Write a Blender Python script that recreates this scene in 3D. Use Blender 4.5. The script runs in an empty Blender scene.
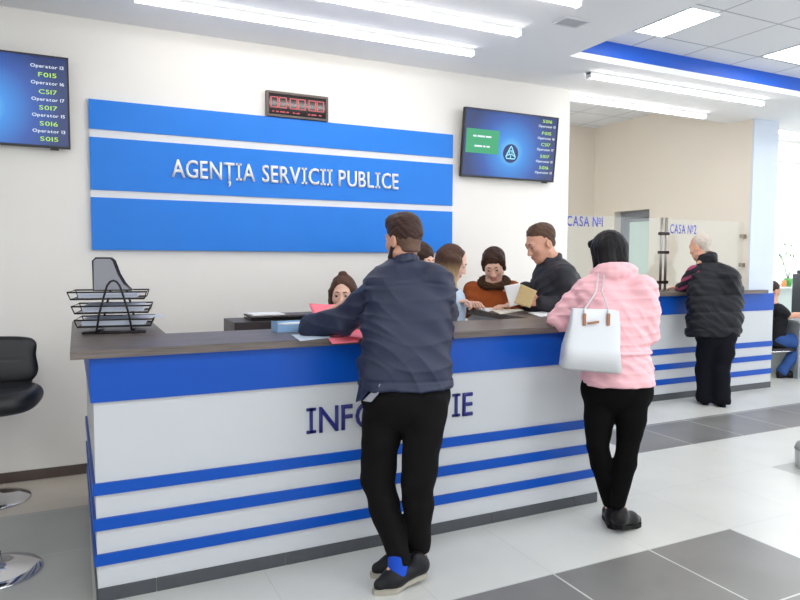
import bpy, bmesh, math, random
import numpy as np
from mathutils import Vector, Matrix
random.seed(7)
PI = math.pi
scn = bpy.context.scene
COL = scn.collection

# ------------------------------------------------------------------ camera model (measured from the photograph)
FL, YAW, PITCH, ROLL, EYE = 662.56, 0.453377, -0.061619, 0.00431, 1.5
_f = np.array([math.sin(YAW)*math.cos(PITCH), math.cos(YAW)*math.cos(PITCH), math.sin(PITCH)])
_r0 = np.array([math.cos(YAW), -math.sin(YAW), 0.0])
_u0 = np.cross(_r0, _f)
_r = _r0*math.cos(ROLL) + _u0*math.sin(ROLL)
_u = -_r0*math.sin(ROLL) + _u0*math.cos(ROLL)
CAM = np.array([0, 0, EYE])
def at(px, py, k):
    """the place that stands k metres deep behind that point of the photograph"""
    return CAM + k*(_f + _r*(px-400)/FL - _u*(py-300)/FL)
def V3(*a): return np.array(a, float)
def unit(v):
    v = np.asarray(v, float); return v/np.linalg.norm(v)

# ------------------------------------------------------------------ materials
MATS = {}
def srgb(c):
    return tuple(((x/255)/12.92 if x/255 <= .04045 else ((x/255+.055)/1.055)**2.4) for x in c) + (1,)
def mat(name, rgb, rough=.5, metal=0, emit=None, es=1, noise=0, nscale=40, bump=0, bscale=120, spec=.5, alpha=1, coat=0, sheen=0, trans=0):
    if name in MATS: return MATS[name]
    m = bpy.data.materials.new(name); m.use_nodes = True; MATS[name] = m
    nt = m.node_tree; b = nt.nodes['Principled BSDF']
    c = srgb(rgb)
    b.inputs['Base Color'].default_value = c
    b.inputs['Roughness'].default_value = rough
    b.inputs['Metallic'].default_value = metal
    b.inputs['Specular IOR Level'].default_value = spec
    if coat: b.inputs['Coat Weight'].default_value = coat; b.inputs['Coat Roughness'].default_value = .1
    if sheen: b.inputs['Sheen Weight'].default_value = sheen
    if trans: b.inputs['Transmission Weight'].default_value = trans
    if alpha < 1: b.inputs['Alpha'].default_value = alpha
    if emit is not None:
        b.inputs['Emission Color'].default_value = srgb(emit); b.inputs['Emission Strength'].default_value = es
    if noise or bump:
        tc = nt.nodes.new('ShaderNodeTexCoord')
    if noise:
        n = nt.nodes.new('ShaderNodeTexNoise'); n.inputs['Scale'].default_value = nscale; n.inputs['Detail'].default_value = 5
        nt.links.new(tc.outputs['Object'], n.inputs['Vector'])
        mx = nt.nodes.new('ShaderNodeMix'); mx.data_type = 'RGBA'
        mx.inputs[6].default_value = tuple(max(0, x*(1-noise)) for x in c[:3])+(1,)
        mx.inputs[7].default_value = tuple(min(1, x*(1+noise)) for x in c[:3])+(1,)
        nt.links.new(n.outputs['Fac'], mx.inputs[0]); nt.links.new(mx.outputs[2], b.inputs['Base Color'])
    if bump:
        n2 = nt.nodes.new('ShaderNodeTexNoise'); n2.inputs['Scale'].default_value = bscale; n2.inputs['Detail'].default_value = 4
        nt.links.new(tc.outputs['Object'], n2.inputs['Vector'])
        bp = nt.nodes.new('ShaderNodeBump'); bp.inputs['Strength'].default_value = bump; bp.inputs['Distance'].default_value = .004
        nt.links.new(n2.outputs['Fac'], bp.inputs['Height']); nt.links.new(bp.outputs['Normal'], b.inputs['Normal'])
    return m

M_wall = mat('wall_paint', (241, 237, 231), .75, noise=.02, nscale=3, bump=.05, bscale=90)
M_wallroom = mat('wall_paint_beige', (228, 218, 204), .8, noise=.02, nscale=3)
M_ceil = mat('ceiling_paint', (243, 244, 246), .85)
M_white = mat('white_plastic', (238, 240, 242), .4)
M_panel = mat('counter_white_laminate', (198, 201, 204), .32, noise=.015, nscale=4)
M_blue = mat('counter_blue_laminate', (0, 76, 176), .35, spec=.3)
M_sign = mat('sign_blue_panel', (8, 124, 226), .36, noise=.05, nscale=5, spec=.4)
M_signstrip = mat('sign_white_strip', (228, 228, 230), .4)
M_letter = mat('sign_letters_white', (240, 240, 240), .4)
M_navy = mat('letter_navy', (18, 24, 112), .4)
M_kick = mat('kick_tile_dark', (72, 74, 79), .35, noise=.1, nscale=25)
M_brown = mat('skirting_tile_brown', (84, 70, 62), .4, noise=.12, nscale=20)
M_grout = mat('grout', (190, 188, 184), .8)
M_black = mat('black_plastic', (14, 14, 16), .35)
M_blackwire = mat('black_wire_metal', (26, 22, 26), .35, metal=.3)
M_mesh = mat('grey_wire_mesh', (146, 146, 152), .5, metal=.3)
M_leather = mat('black_leatherette', (16, 16, 20), .42, bump=.15, bscale=220)
M_chrome = mat('chrome', (215, 215, 220), .12, metal=1)
M_steel = mat('brushed_steel', (150, 148, 146), .3, metal=1)
M_led = mat('led_diffuser', (255, 255, 255), .5, emit=(255, 252, 248), es=6.5)
M_ledp = mat('led_panel', (255, 255, 255), .5, emit=(250, 252, 255), es=9)
M_paper = mat('paper_white', (240, 240, 240), .7)
M_bluebox = mat('pale_blue_card', (146, 186, 228), .55)
M_pink = mat('pink_folder', (250, 120, 138), .5)
M_kraft = mat('kraft_document', (196, 170, 120), .7, noise=.12, nscale=60)
M_darkwood = mat('dark_laminate', (62, 54, 54), .4)
M_skin = mat('skin', (232, 186, 162), .5, noise=.05, nscale=30)
M_skin2 = mat('skin_ruddy', (216, 162, 136), .5, noise=.06, nscale=30)
M_skinp = mat('skin_pale', (236, 192, 170), .5, noise=.04, nscale=30)
M_lip = mat('lips', (206, 134, 120), .45)
M_eyew = mat('eye_white', (196, 190, 184), .25)
M_iris = mat('eye_iris', (40, 28, 22), .2)

def wood_mat():
    m = bpy.data.materials.new('countertop_wood_laminate'); m.use_nodes = True
    nt = m.node_tree; b = nt.nodes['Principled BSDF']
    tc = nt.nodes.new('ShaderNodeTexCoord'); mp = nt.nodes.new('ShaderNodeMapping')
    mp.inputs['Scale'].default_value = (1.2, 22, 22)
    n = nt.nodes.new('ShaderNodeTexNoise'); n.inputs['Scale'].default_value = 3.2; n.inputs['Detail'].default_value = 8; n.inputs['Distortion'].default_value = .6
    cr = nt.nodes.new('ShaderNodeValToRGB')
    cr.color_ramp.elements[0].position = .3; cr.color_ramp.elements[0].color = srgb((76, 67, 64))
    cr.color_ramp.elements[1].position = .72; cr.color_ramp.elements[1].color = srgb((120, 109, 102))
    nt.links.new(tc.outputs['Object'], mp.inputs['Vector']); nt.links.new(mp.outputs['Vector'], n.inputs['Vector'])
    nt.links.new(n.outputs['Fac'], cr.inputs['Fac']); nt.links.new(cr.outputs['Color'], b.inputs['Base Color'])
    b.inputs['Roughness'].default_value = .38
    bp = nt.nodes.new('ShaderNodeBump'); bp.inputs['Strength'].default_value = .1; bp.inputs['Distance'].default_value = .002
    nt.links.new(n.outputs['Fac'], bp.inputs['Height']); nt.links.new(bp.outputs['Normal'], b.inputs['Normal'])
    return m
M_top = wood_mat()

def tile_mat(name, c1, c2, grout, rough=.3, mortar=.004, vein=.1):
    m = bpy.data.materials.new(name); m.use_nodes = True
    nt = m.node_tree; b = nt.nodes['Principled BSDF']
    tc = nt.nodes.new('ShaderNodeTexCoord'); mp = nt.nodes.new('ShaderNodeMapping')
    mp.inputs['Location'].default_value = (-3.255+.62*20, -2.45+.632*20, 0)
    br = nt.nodes.new('ShaderNodeTexBrick'); br.offset = 0; br.squash = 1
    br.inputs['Scale'].default_value = 1; br.inputs['Brick Width'].default_value = .62; br.inputs['Row Height'].default_value = .632
    br.inputs['Mortar Size'].default_value = mortar; br.inputs['Mortar Smooth'].default_value = .1
    br.inputs['Color1'].default_value = srgb(c1); br.inputs['Color2'].default_value = srgb(c2); br.inputs['Mortar'].default_value = srgb(grout)
    nt.links.new(tc.outputs['Object'], mp.inputs['Vector']); nt.links.new(mp.outputs['Vector'], br.inputs['Vector'])
    n = nt.nodes.new('ShaderNodeTexNoise'); n.inputs['Scale'].default_value = 2.6; n.inputs['Detail'].default_value = 9
    nt.links.new(tc.outputs['Object'], n.inputs['Vector'])
    mr = nt.nodes.new('ShaderNodeMapRange'); mr.inputs[1].default_value = .3; mr.inputs[2].default_value = .7
    mr.inputs[3].default_value = 1-vein; mr.inputs[4].default_value = 1+vein
    nt.links.new(n.outputs['Fac'], mr.inputs[0])
    mx = nt.nodes.new('ShaderNodeMix'); mx.data_type = 'RGBA'; mx.blend_type = 'MULTIPLY'; mx.inputs[0].default_value = 1
    nt.links.new(br.outputs['Color'], mx.inputs[6]); nt.links.new(mr.outputs[0], mx.inputs[7])
    nt.links.new(mx.outputs[2], b.inputs['Base Color'])
    b.inputs['Roughness'].default_value = rough
    return m
M_floor = tile_mat('floor_tile_light', (208, 208, 202), (204, 204, 199), (194, 194, 190), .28, .003, .04)
M_floord = tile_mat('floor_tile_dark', (124, 122, 119), (118, 117, 115), (196, 196, 192), .3, .005, .12)
M_floorg = tile_mat('floor_tile_grey', (172, 172, 168), (167, 168, 165), (190, 190, 186), .28, .003, .06)
M_floorb = tile_mat('floor_tile_beige', (205, 196, 182), (202, 193, 180), (220, 214, 204), .3, .004, .04)

def ceil_tile_mat():
    m = bpy.data.materials.new('ceiling_tile_grid'); m.use_nodes = True
    nt = m.node_tree; b = nt.nodes['Principled BSDF']
    tc = nt.nodes.new('ShaderNodeTexCoord'); mp = nt.nodes.new('ShaderNodeMapping')
    mp.inputs['Location'].default_value = (-4.808+12, -3.96+12, 0)
    br = nt.nodes.new('ShaderNodeTexBrick'); br.offset = 0; br.squash = 1
    br.inputs['Scale'].default_value = 1; br.inputs['Brick Width'].default_value = .6; br.inputs['Row Height'].default_value = .6
    br.inputs['Mortar Size'].default_value = .008; br.inputs['Mortar Smooth'].default_value = .2
    br.inputs['Color1'].default_value = srgb((236, 238, 242)); br.inputs['Color2'].default_value = srgb((233, 236, 240)); br.inputs['Mortar'].default_value = srgb((176, 180, 188))
    nt.links.new(tc.outputs['Object'], mp.inputs['Vector']); nt.links.new(mp.outputs['Vector'], br.inputs['Vector'])
    nt.links.new(br.outputs['Color'], b.inputs['Base Color']); b.inputs['Roughness'].default_value = .9
    return m
M_ctile = ceil_tile_mat()

def glass_mat(name, tint, mix=.1):
    m = bpy.data.materials.new(name); m.use_nodes = True
    nt = m.node_tree; nt.nodes.clear()
    o = nt.nodes.new('ShaderNodeOutputMaterial'); t = nt.nodes.new('ShaderNodeBsdfTransparent'); g = nt.nodes.new('ShaderNodeBsdfGlossy')
    t.inputs['Color'].default_value = tint; g.inputs['Roughness'].default_value = .02
    mx = nt.nodes.new('ShaderNodeMixShader')
    mx.inputs[0].default_value = mix; nt.links.new(t.outputs[0], mx.inputs[1]); nt.links.new(g.outputs[0], mx.inputs[2])
    nt.links.new(mx.outputs[0], o.inputs['Surface'])
    return m
M_glass = glass_mat('clear_glass', (.97, .985, .98, 1), .05)
M_doorglass = mat('frosted_glass', (205, 226, 218), .35, trans=0)

def screen_mat(name, cx, cz, rad):
    m = bpy.data.materials.new(name); m.use_nodes = True
    nt = m.node_tree; b = nt.nodes['Principled BSDF']
    tc = nt.nodes.new('ShaderNodeTexCoord'); mp = nt.nodes.new('ShaderNodeMapping')
    mp.inputs['Location'].default_value = (-cx/rad, 0, -cz/rad*1.0); mp.inputs['Scale'].default_value = (1/rad, 0, 1/rad)
    gr = nt.nodes.new('ShaderNodeTexGradient'); gr.gradient_type = 'SPHERICAL'
    cr = nt.nodes.new('ShaderNodeValToRGB'); e = cr.color_ramp.elements
    e[0].position = 0; e[0].color = srgb((16, 40, 100)); e[1].position = 1; e[1].color = srgb((120, 215, 255))
    a = e.new(.35); a.color = srgb((22, 78, 168)); a = e.new(.7); a.color = srgb((40, 140, 228))
    nt.links.new(tc.outputs['Object'], mp.inputs['Vector']); nt.links.new(mp.outputs['Vector'], gr.inputs['Vector'])
    nt.links.new(gr.outputs['Fac'], cr.inputs['Fac']); nt.links.new(cr.outputs['Color'], b.inputs['Emission Color'])
    b.inputs['Emission Strength'].default_value = .5; b.inputs['Base Color'].default_value = (.01, .015, .03, 1); b.inputs['Roughness'].default_value = .12
    return m

# ------------------------------------------------------------------ objects
def tag(o, label=None, cat=None, group=None, kind=None):
    if label: o['label'] = label
    if cat: o['category'] = cat
    if group: o['group'] = group
    if kind: o['kind'] = kind
    return o
def thing(name, label, cat, loc=(0, 0, 0), rz=0, group=None):
    o = bpy.data.objects.new(name, None); COL.objects.link(o); o.location = loc; o.rotation_euler = (0, 0, rz)
    o.empty_display_size = .1
    return tag(o, label, cat, group)
def link(name, me, m, parent=None, smooth=False):
    for x in (m if isinstance(m, (list, tuple)) else [m]): me.materials.append(x)
    if smooth: me.polygons.foreach_set('use_smooth', [True]*len(me.polygons))
    o = bpy.data.objects.new(name, me); COL.objects.link(o)
    if parent: o.parent = parent
    return o
class MB:
    """collects boxes, tubes and lathes; build() links them as ONE mesh object"""
    def __init__(s): s.bm = bmesh.new()
    def box(s, x0, x1, y0, y1, z0, z1, bev=0, M=None, mi=0):
        t = bmesh.new(); bmesh.ops.create_cube(t, size=1)
        for v in t.verts: v.co = Vector((x0+(v.co.x+.5)*(x1-x0), y0+(v.co.y+.5)*(y1-y0), z0+(v.co.z+.5)*(z1-z0)))
        if bev: bmesh.ops.bevel(t, geom=t.edges[:], offset=bev, segments=2, affect='EDGES', profile=.7)
        return s.add(t, M, mi)
    def add(s, t, M=None, mi=0):
        if M is not None: bmesh.ops.transform(t, matrix=M, verts=t.verts)
        mp = {v: s.bm.verts.new(v.co) for v in t.verts}
        for f in t.faces:
            try:
                g = s.bm.faces.new([mp[v] for v in f.verts]); g.material_index = mi; g.smooth = f.smooth
            except ValueError: pass
        t.free(); return s
    def tube(s, pts, r, n=10, closed=False, mi=0, cap=True):
        pts = [Vector(p) for p in pts]; rs = r if isinstance(r, (list, tuple)) else [r]*len(pts)
        rings = []; prev = None; N = len(pts)
        for i, p in enumerate(pts):
            if closed: d = pts[(i+1) % N]-pts[i-1]
            else: d = pts[min(i+1, N-1)]-pts[max(i-1, 0)]
            d.normalize()
            if prev is None:
                a = Vector((0, 0, 1)) if abs(d.z) < .9 else Vector((1, 0, 0)); x = d.cross(a).normalized()
            else: x = (prev-d*prev.dot(d)).normalized()
            prev = x; y = d.cross(x)
            rings.append([s.bm.verts.new(p+(x*math.cos(2*PI*k/n)+y*math.sin(2*PI*k/n))*rs[i]) for k in range(n)])
        for i in range(N if closed else N-1):
            A, B = rings[i], rings[(i+1) % N]
            for k in range(n):
                try:
                    f = s.bm.faces.new((A[k], A[(k+1) % n], B[(k+1) % n], B[k])); f.smooth = True; f.material_index = mi
                except ValueError: pass
        if cap and not closed:
            for R in (rings[0][::-1], rings[-1]):
                f = s.bm.faces.new(R); f.material_index = mi
        return s
    def lathe(s, prof, c=(0, 0, 0), n=40, mi=0):
        c = Vector(c); rings = []
        for r, z in prof:
            if r < 1e-5: rings.append([s.bm.verts.new(c+Vector((0, 0, z)))])
            else: rings.append([s.bm.verts.new(c+Vector((r*math.cos(2*PI*k/n), r*math.sin(2*PI*k/n), z))) for k in range(n)])
        for A, B in zip(rings, rings[1:]):
            for k in range(n):
                k2 = (k+1) % n
                vs = [A[0], B[k2], B[k]] if len(A) == 1 else ([A[k], A[k2], B[0]] if len(B) == 1 else [A[k], A[k2], B[k2], B[k]])
                f = s.bm.faces.new(vs); f.smooth = True; f.material_index = mi
        return s
    def prism(s, poly, z0, z1, M=None, mi=0, bev=0):
        t = bmesh.new()
        a = [t.verts.new((p[0], p[1], z0)) for p in poly]; b = [t.verts.new((p[0], p[1], z1)) for p in poly]; n = len(poly)
        t.faces.new(a[::-1]); t.faces.new(b)
        for i in range(n): t.faces.new((a[i], a[(i+1) % n], b[(i+1) % n], b[i]))
        bmesh.ops.recalc_face_normals(t, faces=t.faces[:])
        if bev: bmesh.ops.bevel(t, geom=t.edges[:], offset=bev, segments=2, affect='EDGES')
        return s.add(t, M, mi)
    def mesh(s, name):
        bmesh.ops.recalc_face_normals(s.bm, faces=s.bm.faces[:])
        me = bpy.data.meshes.new(name); s.bm.to_mesh(me); s.bm.free(); return me
    def build(s, name, m, parent=None, kind=None):
        o = link(name, s.mesh(name), m, parent)
        if kind: o['kind'] = kind
        return o
def bx(name, b, m, parent=None, bev=0, kind=None): return MB().box(*b, bev=bev).build(name, m, parent, kind)
def frame_M(o, right, up):
    right = Vector(right).normalized(); up = Vector(up).normalized(); n = right.cross(up)
    return Matrix(((right.x, up.x, n.x, o[0]), (right.y, up.y, n.y, o[1]), (right.z, up.z, n.z, o[2]), (0, 0, 0, 1)))

_glyph = {}
def glyph(ch):
    if ch in _glyph: return _glyph[ch]
    if ch == 'I':   # slab-ended capital I
        t = bmesh.new()
        for (x0, x1, y0, y1) in ((.125, .225, 0, .7), (.02, .33, 0, .082), (.02, .33, .618, .7)):
            vs = [t.verts.new(p) for p in ((x0, y0, 0), (x1, y0, 0), (x1, y1, 0), (x0, y1, 0))]; t.faces.new(vs)
        me = bpy.data.meshes.new('g'); t.to_mesh(me); t.free()
    elif ch in 'Ț№':     # built up from plain glyphs
        t = bmesh.new()
        def put(c, sx, sy, x, y):
            q = bmesh.new(); q.from_mesh(glyph(c)[0]); x0 = glyph(c)[1]
            for v in q.verts: v.co = Vector(((v.co.x-x0)*sx+x, v.co.y*sy+y, 0))
            me_ = bpy.data.meshes.new('q'); q.to_mesh(me_); q.free(); t.from_mesh(me_); bpy.data.meshes.remove(me_)
        if ch == 'Ț':
            put('T', 1, 1, 0, 0); w_ = glyph('T')[2]-glyph('T')[1]; put(',', 1, 1, w_/2-.06, -.16)
        else:
            w_ = glyph('N')[2]-glyph('N')[1]; put('N', 1, 1, 0, 0); put('o', .66, .66, w_+.07, .34)
            wo = (glyph('o')[2]-glyph('o')[1])*.66
            t.faces.new([t.verts.new(p) for p in ((w_+.07, .2, 0), (w_+.07+wo, .2, 0), (w_+.07+wo, .26, 0), (w_+.07, .26, 0))])
        me = bpy.data.meshes.new('g'); t.to_mesh(me); t.free()
    else:
        cu = bpy.data.curves.new('g', 'FONT'); cu.body = ch; cu.size = 1; cu.resolution_u = 3; cu.offset = .009
        o = bpy.data.objects.new('g', cu); COL.objects.link(o)
        dg = bpy.context.evaluated_depsgraph_get(); me = bpy.data.meshes.new_from_object(o.evaluated_get(dg))
        bpy.data.objects.remove(o); bpy.data.curves.remove(cu)
    xs = [v.co.x for v in me.vertices] or [0, .3]
    _glyph[ch] = (me, min(xs), max(xs)); return _glyph[ch]
def lettering(mb, text, cap, width, M, depth, mi=0, gap=.11, center=False):
    """cap = capital height in metres, width = length of the whole line (None: natural)"""
    capu = max(v.co.y for v in glyph('E')[0].vertices)
    s = cap/capu; x = 0; put = []
    KERN = {'AG': -.07, 'RV': -.07, 'VI': -.03, 'ȚI': -.02, 'IA': -.05, 'AȚ': -.08, 'MA': -.02, 'PU': .01}; pv = ''
    for ch in text:
        x += KERN.get(pv+ch, 0); pv = ch
        if ch == ' ': x += .3; continue
        me, a, b = glyph(ch); put.append((me, x-a)); x += (b-a)+gap
    x -= gap; sx = s if width is None else width/x
    ox = -x*sx/2 if center else 0
    for me, dx in put:
        t = bmesh.new(); t.from_mesh(me)
        bmesh.ops.remove_doubles(t, verts=t.verts, dist=1e-5)
        for v in t.verts:
            v.co = Vector(((v.co.x+dx)*sx+ox, v.co.y*s*(capu/.7 if me is _glyph.get('I', (0,))[0] else 1), 0))
        if depth > 0:
            g = bmesh.ops.extrude_face_region(t, geom=t.faces[:])
            vs = [e for e in g['geom'] if isinstance(e, bmesh.types.BMVert)]
            bmesh.ops.translate(t, vec=(0, 0, depth), verts=vs)
        bmesh.ops.recalc_face_normals(t, faces=t.faces[:])
        mb.add(t, M, mi)

# ------------------------------------------------------------------ implicit surfaces for bodies and clothes
def smin(a, b, k):
    if k <= 0: return np.minimum(a, b)
    h = np.clip(.5+.5*(b-a)/k, 0, 1); return b+(a-b)*h-k*h*(1-h)
def smax(a, b, k): return -smin(-a, -b, k)
class SDF:
    def __init__(s): s.p = []; s.disp = None; s.pad = 0
    def _add(s, fn, c, R, k, sub=False): s.p.append((fn, np.asarray(c, float), R, k, sub)); return s
    def cap(s, a, b, r1, r2=None, k=.02, sub=False):
        a = np.asarray(a, float); b = np.asarray(b, float); r2 = r1 if r2 is None else r2
        ab = b-a; L = max(ab@ab, 1e-9)
        def fn(P):
            q = P-a; h = np.clip((q@ab)/L, 0, 1); return np.linalg.norm(q-h[:, None]*ab, axis=1)-(r1+(r2-r1)*h)
        return s._add(fn, (a+b)/2, np.sqrt(L)/2+max(r1, r2), k, sub)
    def chain(s, pts, k=.02):
        for (a, ra), (b, rb) in zip(pts, pts[1:]): s.cap(a, b, ra, rb, k)
        return s
    def ell(s, c, r, B=None, k=.02, sub=False):
        c = np.asarray(c, float); r = np.asarray(r, float); B = np.eye(3) if B is None else np.asarray(B)   # rows: local axes
        def fn(P):
            q = (P-c)@B.T; k0 = np.linalg.norm(q/r, axis=1); k1 = np.linalg.norm(q/(r*r), axis=1)
            return np.where(k1 > 1e-6, k0*(k0-1)/np.maximum(k1, 1e-6), -r.min())
        return s._add(fn, c, r.max(), k, sub)
    def loft(s, st, yaw, n=2.3, k=.03, rnd=.012):
        """st: list of (centre, half width, half depth) from bottom to top; yaw turns the section"""
        st = sorted(st, key=lambda q: q[0][2])
        z = np.array([q[0][2] for q in st]); cx = np.array([q[0][0] for q in st]); cy = np.array([q[0][1] for q in st])
        w = np.array([q[1] for q in st]); h = np.array([q[2] for q in st])
        R = np.array([math.cos(yaw), -math.sin(yaw)]); F = np.array([math.sin(yaw), math.cos(yaw)])
        def sm(t, ys):
            i = np.clip(np.searchsorted(z, t)-1, 0, len(z)-2); u = np.clip((t-z[i])/(z[i+1]-z[i]), 0, 1)
            m = np.gradient(ys, z); dz = z[i+1]-z[i]
            return (2*u**3-3*u*u+1)*ys[i]+(u**3-2*u*u+u)*dz*m[i]+(3*u*u-2*u**3)*ys[i+1]+(u**3-u*u)*dz*m[i+1]
        def fn(P):
            t = P[:, 2]; qx = P[:, 0]-sm(t, cx); qy = P[:, 1]-sm(t, cy); W = sm(t, w); Hh = sm(t, h)
            x = np.abs(qx*R[0]+qy*R[1])/W; y = np.abs(qx*F[0]+qy*F[1])/Hh
            d = ((x**n+y**n+1e-12)**(1/n)-1)*np.minimum(W, Hh)
            return smax(smax(d, z[0]-t, rnd), t-z[-1], rnd)
        c = np.array([cx.mean(), cy.mean(), (z[0]+z[-1])/2])
        Rr = max(np.linalg.norm(np.array([q[0][0], q[0][1], q[0][2]])-c)+q[1] for q in st)
        return s._add(fn, c, Rr, k)
    def half(s, p, nrm, k=.01):
        """cut away everything on the side the normal points to"""
        p = np.asarray(p, float); nrm = unit(nrm)
        return s._add(lambda P: -((P-p)@nrm), p, 1e3, k, True)
    def ev(s, P, sel=None):
        d = np.full(len(P), 10.0)
        for i, (fn, c, R, k, sub) in enumerate(s.p):
            if sel is not None and not sel[i]: continue
            e = fn(P); d = smax(d, -e, k) if sub else (smin(d, e, k))
        if s.disp is not None: d = d+s.disp(P)
        return d
    def mesh(s, name, vox, origin=(0, 0, 0)):
        pos = [q for q in s.p if not q[4]]
        lo = np.min([q[1]-q[2] for q in pos], axis=0)-4*vox; hi = np.max([q[1]+q[2] for q in pos], axis=0)+4*vox
        n = 12; B = n*vox; nb = np.ceil((hi-lo)/B).astype(int); N = nb*n+1
        g = np.stack(np.meshgrid(*[np.arange(k) for k in nb], indexing='ij'), -1).reshape(-1, 3)
        cen = lo+(g+.5)*B; dc = s.ev(cen); act = g[np.abs(dc) < B*.87*1.5+.03]
        loc = np.stack(np.meshgrid(*[np.arange(n+1)]*3, indexing='ij'), -1).reshape(-1, 3)
        ids, pos_, quads = [], [], []
        cid = lambda I: (I[..., 0]*N[1]+I[..., 1])*N[2]+I[..., 2]
        off = np.array([[i >> 2 & 1, i >> 1 & 1, i & 1] for i in range(8)])
        edges = [(a, b) for a in range(8) for b in range(8) if b > a and bin(a ^ b).count('1') == 1]
        for b in act:
            c = lo+(b+.5)*B
            sel = [np.linalg.norm(q[1]-c) < q[2]+B*.9+q[3]+.04 for q in s.p]
            if not any(sel): continue
            I0 = b*n; D = s.ev(lo+(I0+loc)*vox, sel).reshape(n+1, n+1, n+1)
            S = D < 0
            if S.all() or not S.any(): continue
            cs = np.stack([S[o[0]:n+o[0], o[1]:n+o[1], o[2]:n+o[2]] for o in off], -1); cd = np.stack([D[o[0]:n+o[0], o[1]:n+o[1], o[2]:n+o[2]] for o in off], -1)
            m = cs.any(-1) & ~cs.all(-1); ci = np.argwhere(m)
            if len(ci):
                dd = cd[m]; acc = np.zeros((len(ci), 3)); cnt = np.zeros(len(ci))
                for a, e in edges:
                    x = (dd[:, a] < 0) != (dd[:, e] < 0); t = np.where(x, dd[:, a]/np.where(x, dd[:, a]-dd[:, e], 1), 0)
                    p = off[a]+t[:, None]*(off[e]-off[a]); acc += np.where(x[:, None], p, 0); cnt += x
                ids.append(cid(ci+I0)); pos_.append(lo+(ci+I0+acc/cnt[:, None])*vox)
            for ax in range(3):
                sl = [slice(0, n)]*3; s2 = list(sl); s2[ax] = slice(1, n+1)
                A = S[tuple(sl)]; E = S[tuple(s2)]; x = np.argwhere(A != E)
                if not len(x): continue
                fl = A[A != E]; u, v = (ax+1) % 3, (ax+2) % 3; e1 = np.eye(3, dtype=int)[u]; e2 = np.eye(3, dtype=int)[v]
                G = x+I0; q = np.stack([cid(G-e1-e2), cid(G-e2), cid(G), cid(G-e1)], -1)
                q[~fl] = q[~fl][:, ::-1]; quads.append(q)
        ids = np.concatenate(ids); P = np.concatenate(pos_); Q = np.concatenate(quads)
        o = np.argsort(ids); ids = ids[o]; P = P[o]
        J = np.clip(np.searchsorted(ids, Q), 0, len(ids)-1); ok = (ids[J] == Q).all(1); J = J[ok]
        me = bpy.data.meshes.new(name); P = P-np.asarray(origin)
        me.vertices.add(len(P)); me.vertices.foreach_set('co', P.astype(np.float32).ravel())
        me.loops.add(len(J)*4); me.loops.foreach_set('vertex_index', J.astype(np.int32).ravel())
        me.polygons.add(len(J)); me.polygons.foreach_set('loop_start', np.arange(0, len(J)*4, 4, dtype=np.int32))
        me.update(calc_edges=True); me.validate(); return me
def wob(P, s, a, seed=0):
    """soft fold noise"""
    x, y, z = (P*s).T
    q = np.sin(x*1.3+z*2.1+seed+1.7*np.sin(y*1.1+seed))+np.sin(z*2.7-y*1.9+seed*2+1.3*np.sin(x*1.7))+.7*np.sin((x+y)*3.1+z*3.7+seed*3)
    return a*q/2.7

def crease(P, d, pitch, a, seed=0, warp=.5):
    """sharp folds that run across direction d"""
    t = P@unit(d)/pitch+warp*np.sin(P[:, 0]*9+seed)+warp*np.sin(P[:, 2]*7+P[:, 1]*8+seed*2)
    m = np.clip(.5+.9*np.sin(P[:, 0]*11+seed*1.7)*np.sin(P[:, 2]*8+P[:, 1]*6+seed), 0, 1)
    return a*m*(1-np.abs(np.sin(t*PI))**.6)
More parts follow.
